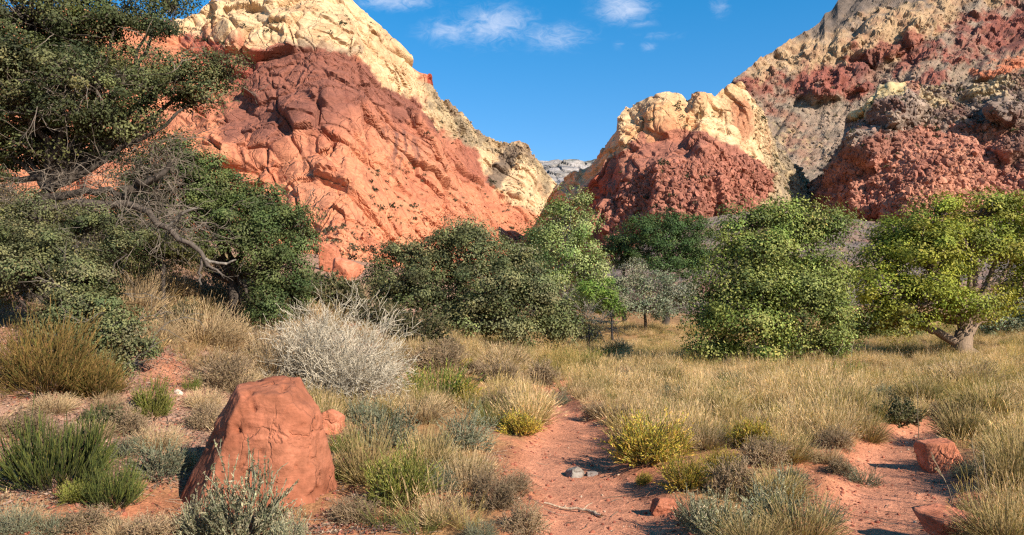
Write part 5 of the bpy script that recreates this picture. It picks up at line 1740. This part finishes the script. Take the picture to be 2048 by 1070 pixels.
def build_scrub():
    """dark desert scrub dotted over the far slopes"""
    rng = np.random.default_rng(321)
    a = Acc()
    zones = {'red_sandstone_mountain': [((740, 330, 850, 440), 60), ((620, 440, 760, 540), 70), ((970, 360, 1090, 480), 70), ((380, 20, 760, 110), 40), ((850, 180, 1010, 290), 60), ((880, 360, 1000, 470), 20)],
             'cream_capped_rock_dome': [((1490, 200, 1680, 470), 190), ((1230, 330, 1560, 470), 70), ((1080, 370, 1180, 420), 20), ((1240, 195, 1480, 260), 20)],
             'scree_mountain_slope': [((1450, -40, 2060, 400), 420), ((1530, 80, 1560, 110), 3)],
             'red_rubble_cliff': [((1660, 150, 2060, 280), 110), ((1560, 280, 2060, 470), 120)],
             'grey_scree_apron': [((1250, 430, 2060, 600), 130)]}
    cols = [A(92, 94, 66, .5), A(112, 108, 78, .52), A(78, 84, 58, .46), A(128, 120, 92, .54)]
    for nm, zs in zones.items():
        PX, PY, V, N = CLIFF_PTS[nm]
        for (x0, y0, x1, y1), cnt in zs:
            ok = np.argwhere((PX > x0) & (PX < x1) & (PY > y0) & (PY < y1))
            if not len(ok):
                continue
            j = ok[rng.integers(0, len(ok), cnt)]
            c = V[j[:, 0], j[:, 1]]
            s = rng.uniform(.35, 1.0, cnt) * (1.0 if nm != 'grey_scree_apron' else .6) * rng.choice([.7, 1.0, 1.5], cnt, p=[.5, .35, .15])
            m = 46
            d = runit(rng, cnt * m)
            d[:, 2] = np.abs(d[:, 2])
            idx = np.repeat(np.arange(cnt), m)
            pos = c[idx] + d * (s[idx] * rng.uniform(.4, 1, cnt * m))[:, None] * np.array([1, 1, .9])
            leaves(a, pos, d + runit(rng, cnt * m), rng.uniform(.3, .5, cnt * m) * s[idx], .28 * s[idx], pick(cols, cnt, rng)[idx] * rng.uniform(.8, 1.2, (cnt * m, 1)), rng)
    o = link('desert_scrub', a.mesh('desert_scrub', M_SOFT))
    tag(o, kind='stuff')


M_BLOCK, _t = mat_new('loose_rock')


def build_blocks():
    """angular fallen blocks covering the rubble slopes"""
    t = _t
    ti = t.n('ShaderNodeAttribute', attribute_name='tint', attribute_type='INSTANCER')
    tc = t.n('ShaderNodeTexCoord')
    nz = t.noise(tc.outputs['Object'], 2.5, 4.0, .6)
    f = t.ramp(nz, .3, .7, .8, 1.2)
    col = t.vmath('MULTIPLY', ti.outputs['Color'], t.n('ShaderNodeCombineXYZ', {0: f, 1: f, 2: f}).outputs[0])
    bp = t.n('ShaderNodeBump', {'Strength': .4, 'Distance': .15, 'Height': nz})
    bs = t.n('ShaderNodeBsdfPrincipled', {'Base Color': col, 'Roughness': .92, 'Specular IOR Level': .15, 'Normal': bp.outputs[0]})
    t.n('ShaderNodeOutputMaterial', {'Surface': bs.outputs[0]})
    rng = np.random.default_rng(2024)
    ms = []
    for q in range(7):
        D, Fc = ICO[2]
        pl = rand_planes(rng, (1, rng.uniform(.5, .85), rng.uniform(.4, .75)), 2)
        h = np.maximum(D @ pl[:, :3].T, 1e-4) / pl[:, 3]
        V = D * ((h ** 60).sum(1) ** (-1 / 60.0))[:, None]
        ms.append(mesh_np('block', V, Fc, None, M_BLOCK))
    P, S, T = [], [], []
    zones = [('cream_capped_rock_dome', [(1200, 440), (1225, 390), (1290, 335), (1340, 330), (1420, 300), (1500, 320), (1560, 350), (1560, 480), (1200, 500)], 7500, .26, 1.1),
             ('cream_capped_rock_dome', [(1500, 190), (1545, 235), (1680, 420), (1660, 480), (1545, 345), (1510, 270)], 2200, .26, 1.0),
             ('red_rubble_cliff', [(1590, 400), (1650, 335), (1690, 275), (1780, 250), (1900, 255), (2060, 270), (2060, 470), (1560, 470)], 12500, .26, 1.3),
             ('red_rubble_cliff', [(1690, 260), (1760, 190), (1840, 155), (2060, 140), (2060, 270), (1900, 260)], 2200, .3, 1.2),
             ('scree_mountain_slope', [(1450, 190), (1540, 130), (1700, 60), (2060, -40), (2060, 160), (1700, 260), (1650, 330), (1600, 330), (1500, 230)], 4000, .26, 1.3),
             ('grey_scree_apron', [(1250, 500), (1400, 440), (2060, 430), (2060, 520), (1250, 560)], 2200, .15, .5),
             ('red_sandstone_mountain', [(600, 470), (760, 430), (1000, 400), (1090, 440), (1090, 500), (600, 560)], 1500, .25, .9),
             ('red_sandstone_mountain', [(860, 180), (960, 250), (1060, 290), (1100, 360), (1000, 320), (900, 260)], 900, .35, 1.0)]
    for nm, poly, cnt, s0, s1 in zones:
        PX, PY, V, C = CLIFF_PTS[nm]
        inside = np.argwhere(inpoly(PX, PY, poly, 6) > rng.uniform(.2, .9, PX.shape))
        j = inside[rng.integers(0, len(inside), cnt)]
        s = (s0 + (s1 - s0) * rng.uniform(0, 1, cnt) ** 6) * .8
        P.append(V[j[:, 0], j[:, 1]] + np.array([0, -.2, .15]) * s[:, None])
        S.append(s[:, None] * rng.uniform(.75, 1.25, (cnt, 3)))
        c = C[j[:, 0], j[:, 1]] * rng.uniform(.75, 1.3, (cnt, 1))
        T.append(np.c_[np.clip(c, .01, .85), np.ones(cnt)])
    P, S, T = map(np.concatenate, (P, S, T))
    n = len(P)
    scatter('fallen_blocks', P, rng.uniform(-3.1, 3.1, (n, 3)), S, rng.integers(0, 7, n), T, hidden_collection('loose_block', ms), 'broken rock covering the slopes')


build_blocks()
build_grass()
build_pebbles()
build_litter()
build_scrub()

# ------------------------------------------------------------------ sticks and stalks
def stick(name, label, pts, r, col, cat='stick', lift=.02):
    rng = np.random.default_rng(len(label))
    P = np.array([at(a, b) + np.array([0, 0, lift]) for a, b in pts])
    base = P[0].copy()
    s = np.linspace(0, len(P) - 1, 12)
    Q = np.stack([np.interp(s, np.arange(len(P)), P[:, q]) for q in range(3)], -1)
    Q[1:-1] += rng.normal(0, r * .35, (10, 3))
    a = Acc()
    tubes(a, (Q - base)[None], r * .6, r, 8, col, col * 1.15, rng)
    tubes(a, (np.stack([Q[6], Q[6] + np.array([.05, .06, .03]), Q[6] + np.array([.1, .1, .04])]) - base)[None], r * .4, r * .2, 5, col, col, rng)
    o = link(name, a.mesh(name, M_BARK, True))
    o.location = base
    tag(o, label, cat)


stick('fallen_branch', 'bleached grey branch lying across the main path at the bottom', [(1088, 1010), (1120, 1019), (1160, 1024), (1185, 1027), (1203, 1036)], .016, A(196, 166, 136, .7))
stick('thin_stick', 'thin reddish twig lying left of the small dark red stone on the path', [(1258, 1008), (1275, 1000), (1300, 998), (1312, 994)], .006, A(176, 120, 92, .65))


def stalk(label, px, py, top, seed, bend=0.0, group='dry stalks on the right'):
    rng = np.random.default_rng(seed)
    c = at(px, py)
    H = (py - top) * c[1] / F
    a, l = Acc(), Acc()
    P = grow(np.zeros((1, 3)), np.array([[bend * .4, 0, 1.0]]), np.array([H]), 9, .05, -.02 if bend else .02, rng)
    P[0, :, 0] += bend * np.linspace(0, 1, 9) ** 2 * H
    tubes(a, P, .006, .003, 5, A(150, 128, 100, .6), A(190, 170, 140, .68), rng)
    o2, d2, ix = kids(P, 7, .5, .45, 1, rng)
    Q = grow(o2, d2, rng.uniform(.04, .14, len(o2)), 4, .15, .05, rng)
    tubes(a, Q, .003, .0015, 3, A(176, 152, 120, .65), A(190, 170, 140, .68), rng)
    cc, dd, t = on_stems(np.concatenate([Q]), 5, .3, 1, rng)
    leaves(l, cc, dd + runit(rng, len(cc)), rng.uniform(.015, .035, len(cc)), .009, pick([A(186, 168, 130, .66), A(150, 140, 108, .6)], len(cc), rng), rng)
    t = thing('dry_stalk', label, 'stalk', c, 0, group)
    link('stem', a.mesh('stalk_stem', M_STEM), t)
    tag(link('seed_heads', l.mesh('stalk_heads', M_SOFT), t), kind='stuff')


stalk('tall pale dry stalk right of the tilted red rock', 1958, 1000, 885, 1)
stalk('shorter pale dry stalk beside the tall one right of the tilted red rock', 1972, 998, 910, 2, .1)
stalk('long thin stalk leaning left across the right-hand path', 1838, 900, 770, 3, -.12)
stalk('thin stalk curving over the bottom of the right-hand path', 1905, 1010, 925, 4, -.3)
stalk('thin bare sapling stem arching in the shade under the right tree', 1660, 745, 690, 5, .35, 'bare stems under the right tree')
stalk('upright bare sapling stem in the shade under the right tree', 1700, 748, 680, 6, .1, 'bare stems under the right tree')
stalk('forked bare stem nearest the right tree trunk in the shade', 1815, 742, 690, 7, -.25, 'bare stems under the right tree')
stalk('single tall stalk in front of the middle tree', 1500, 752, 690, 8, .02, 'bare stems under the right tree')
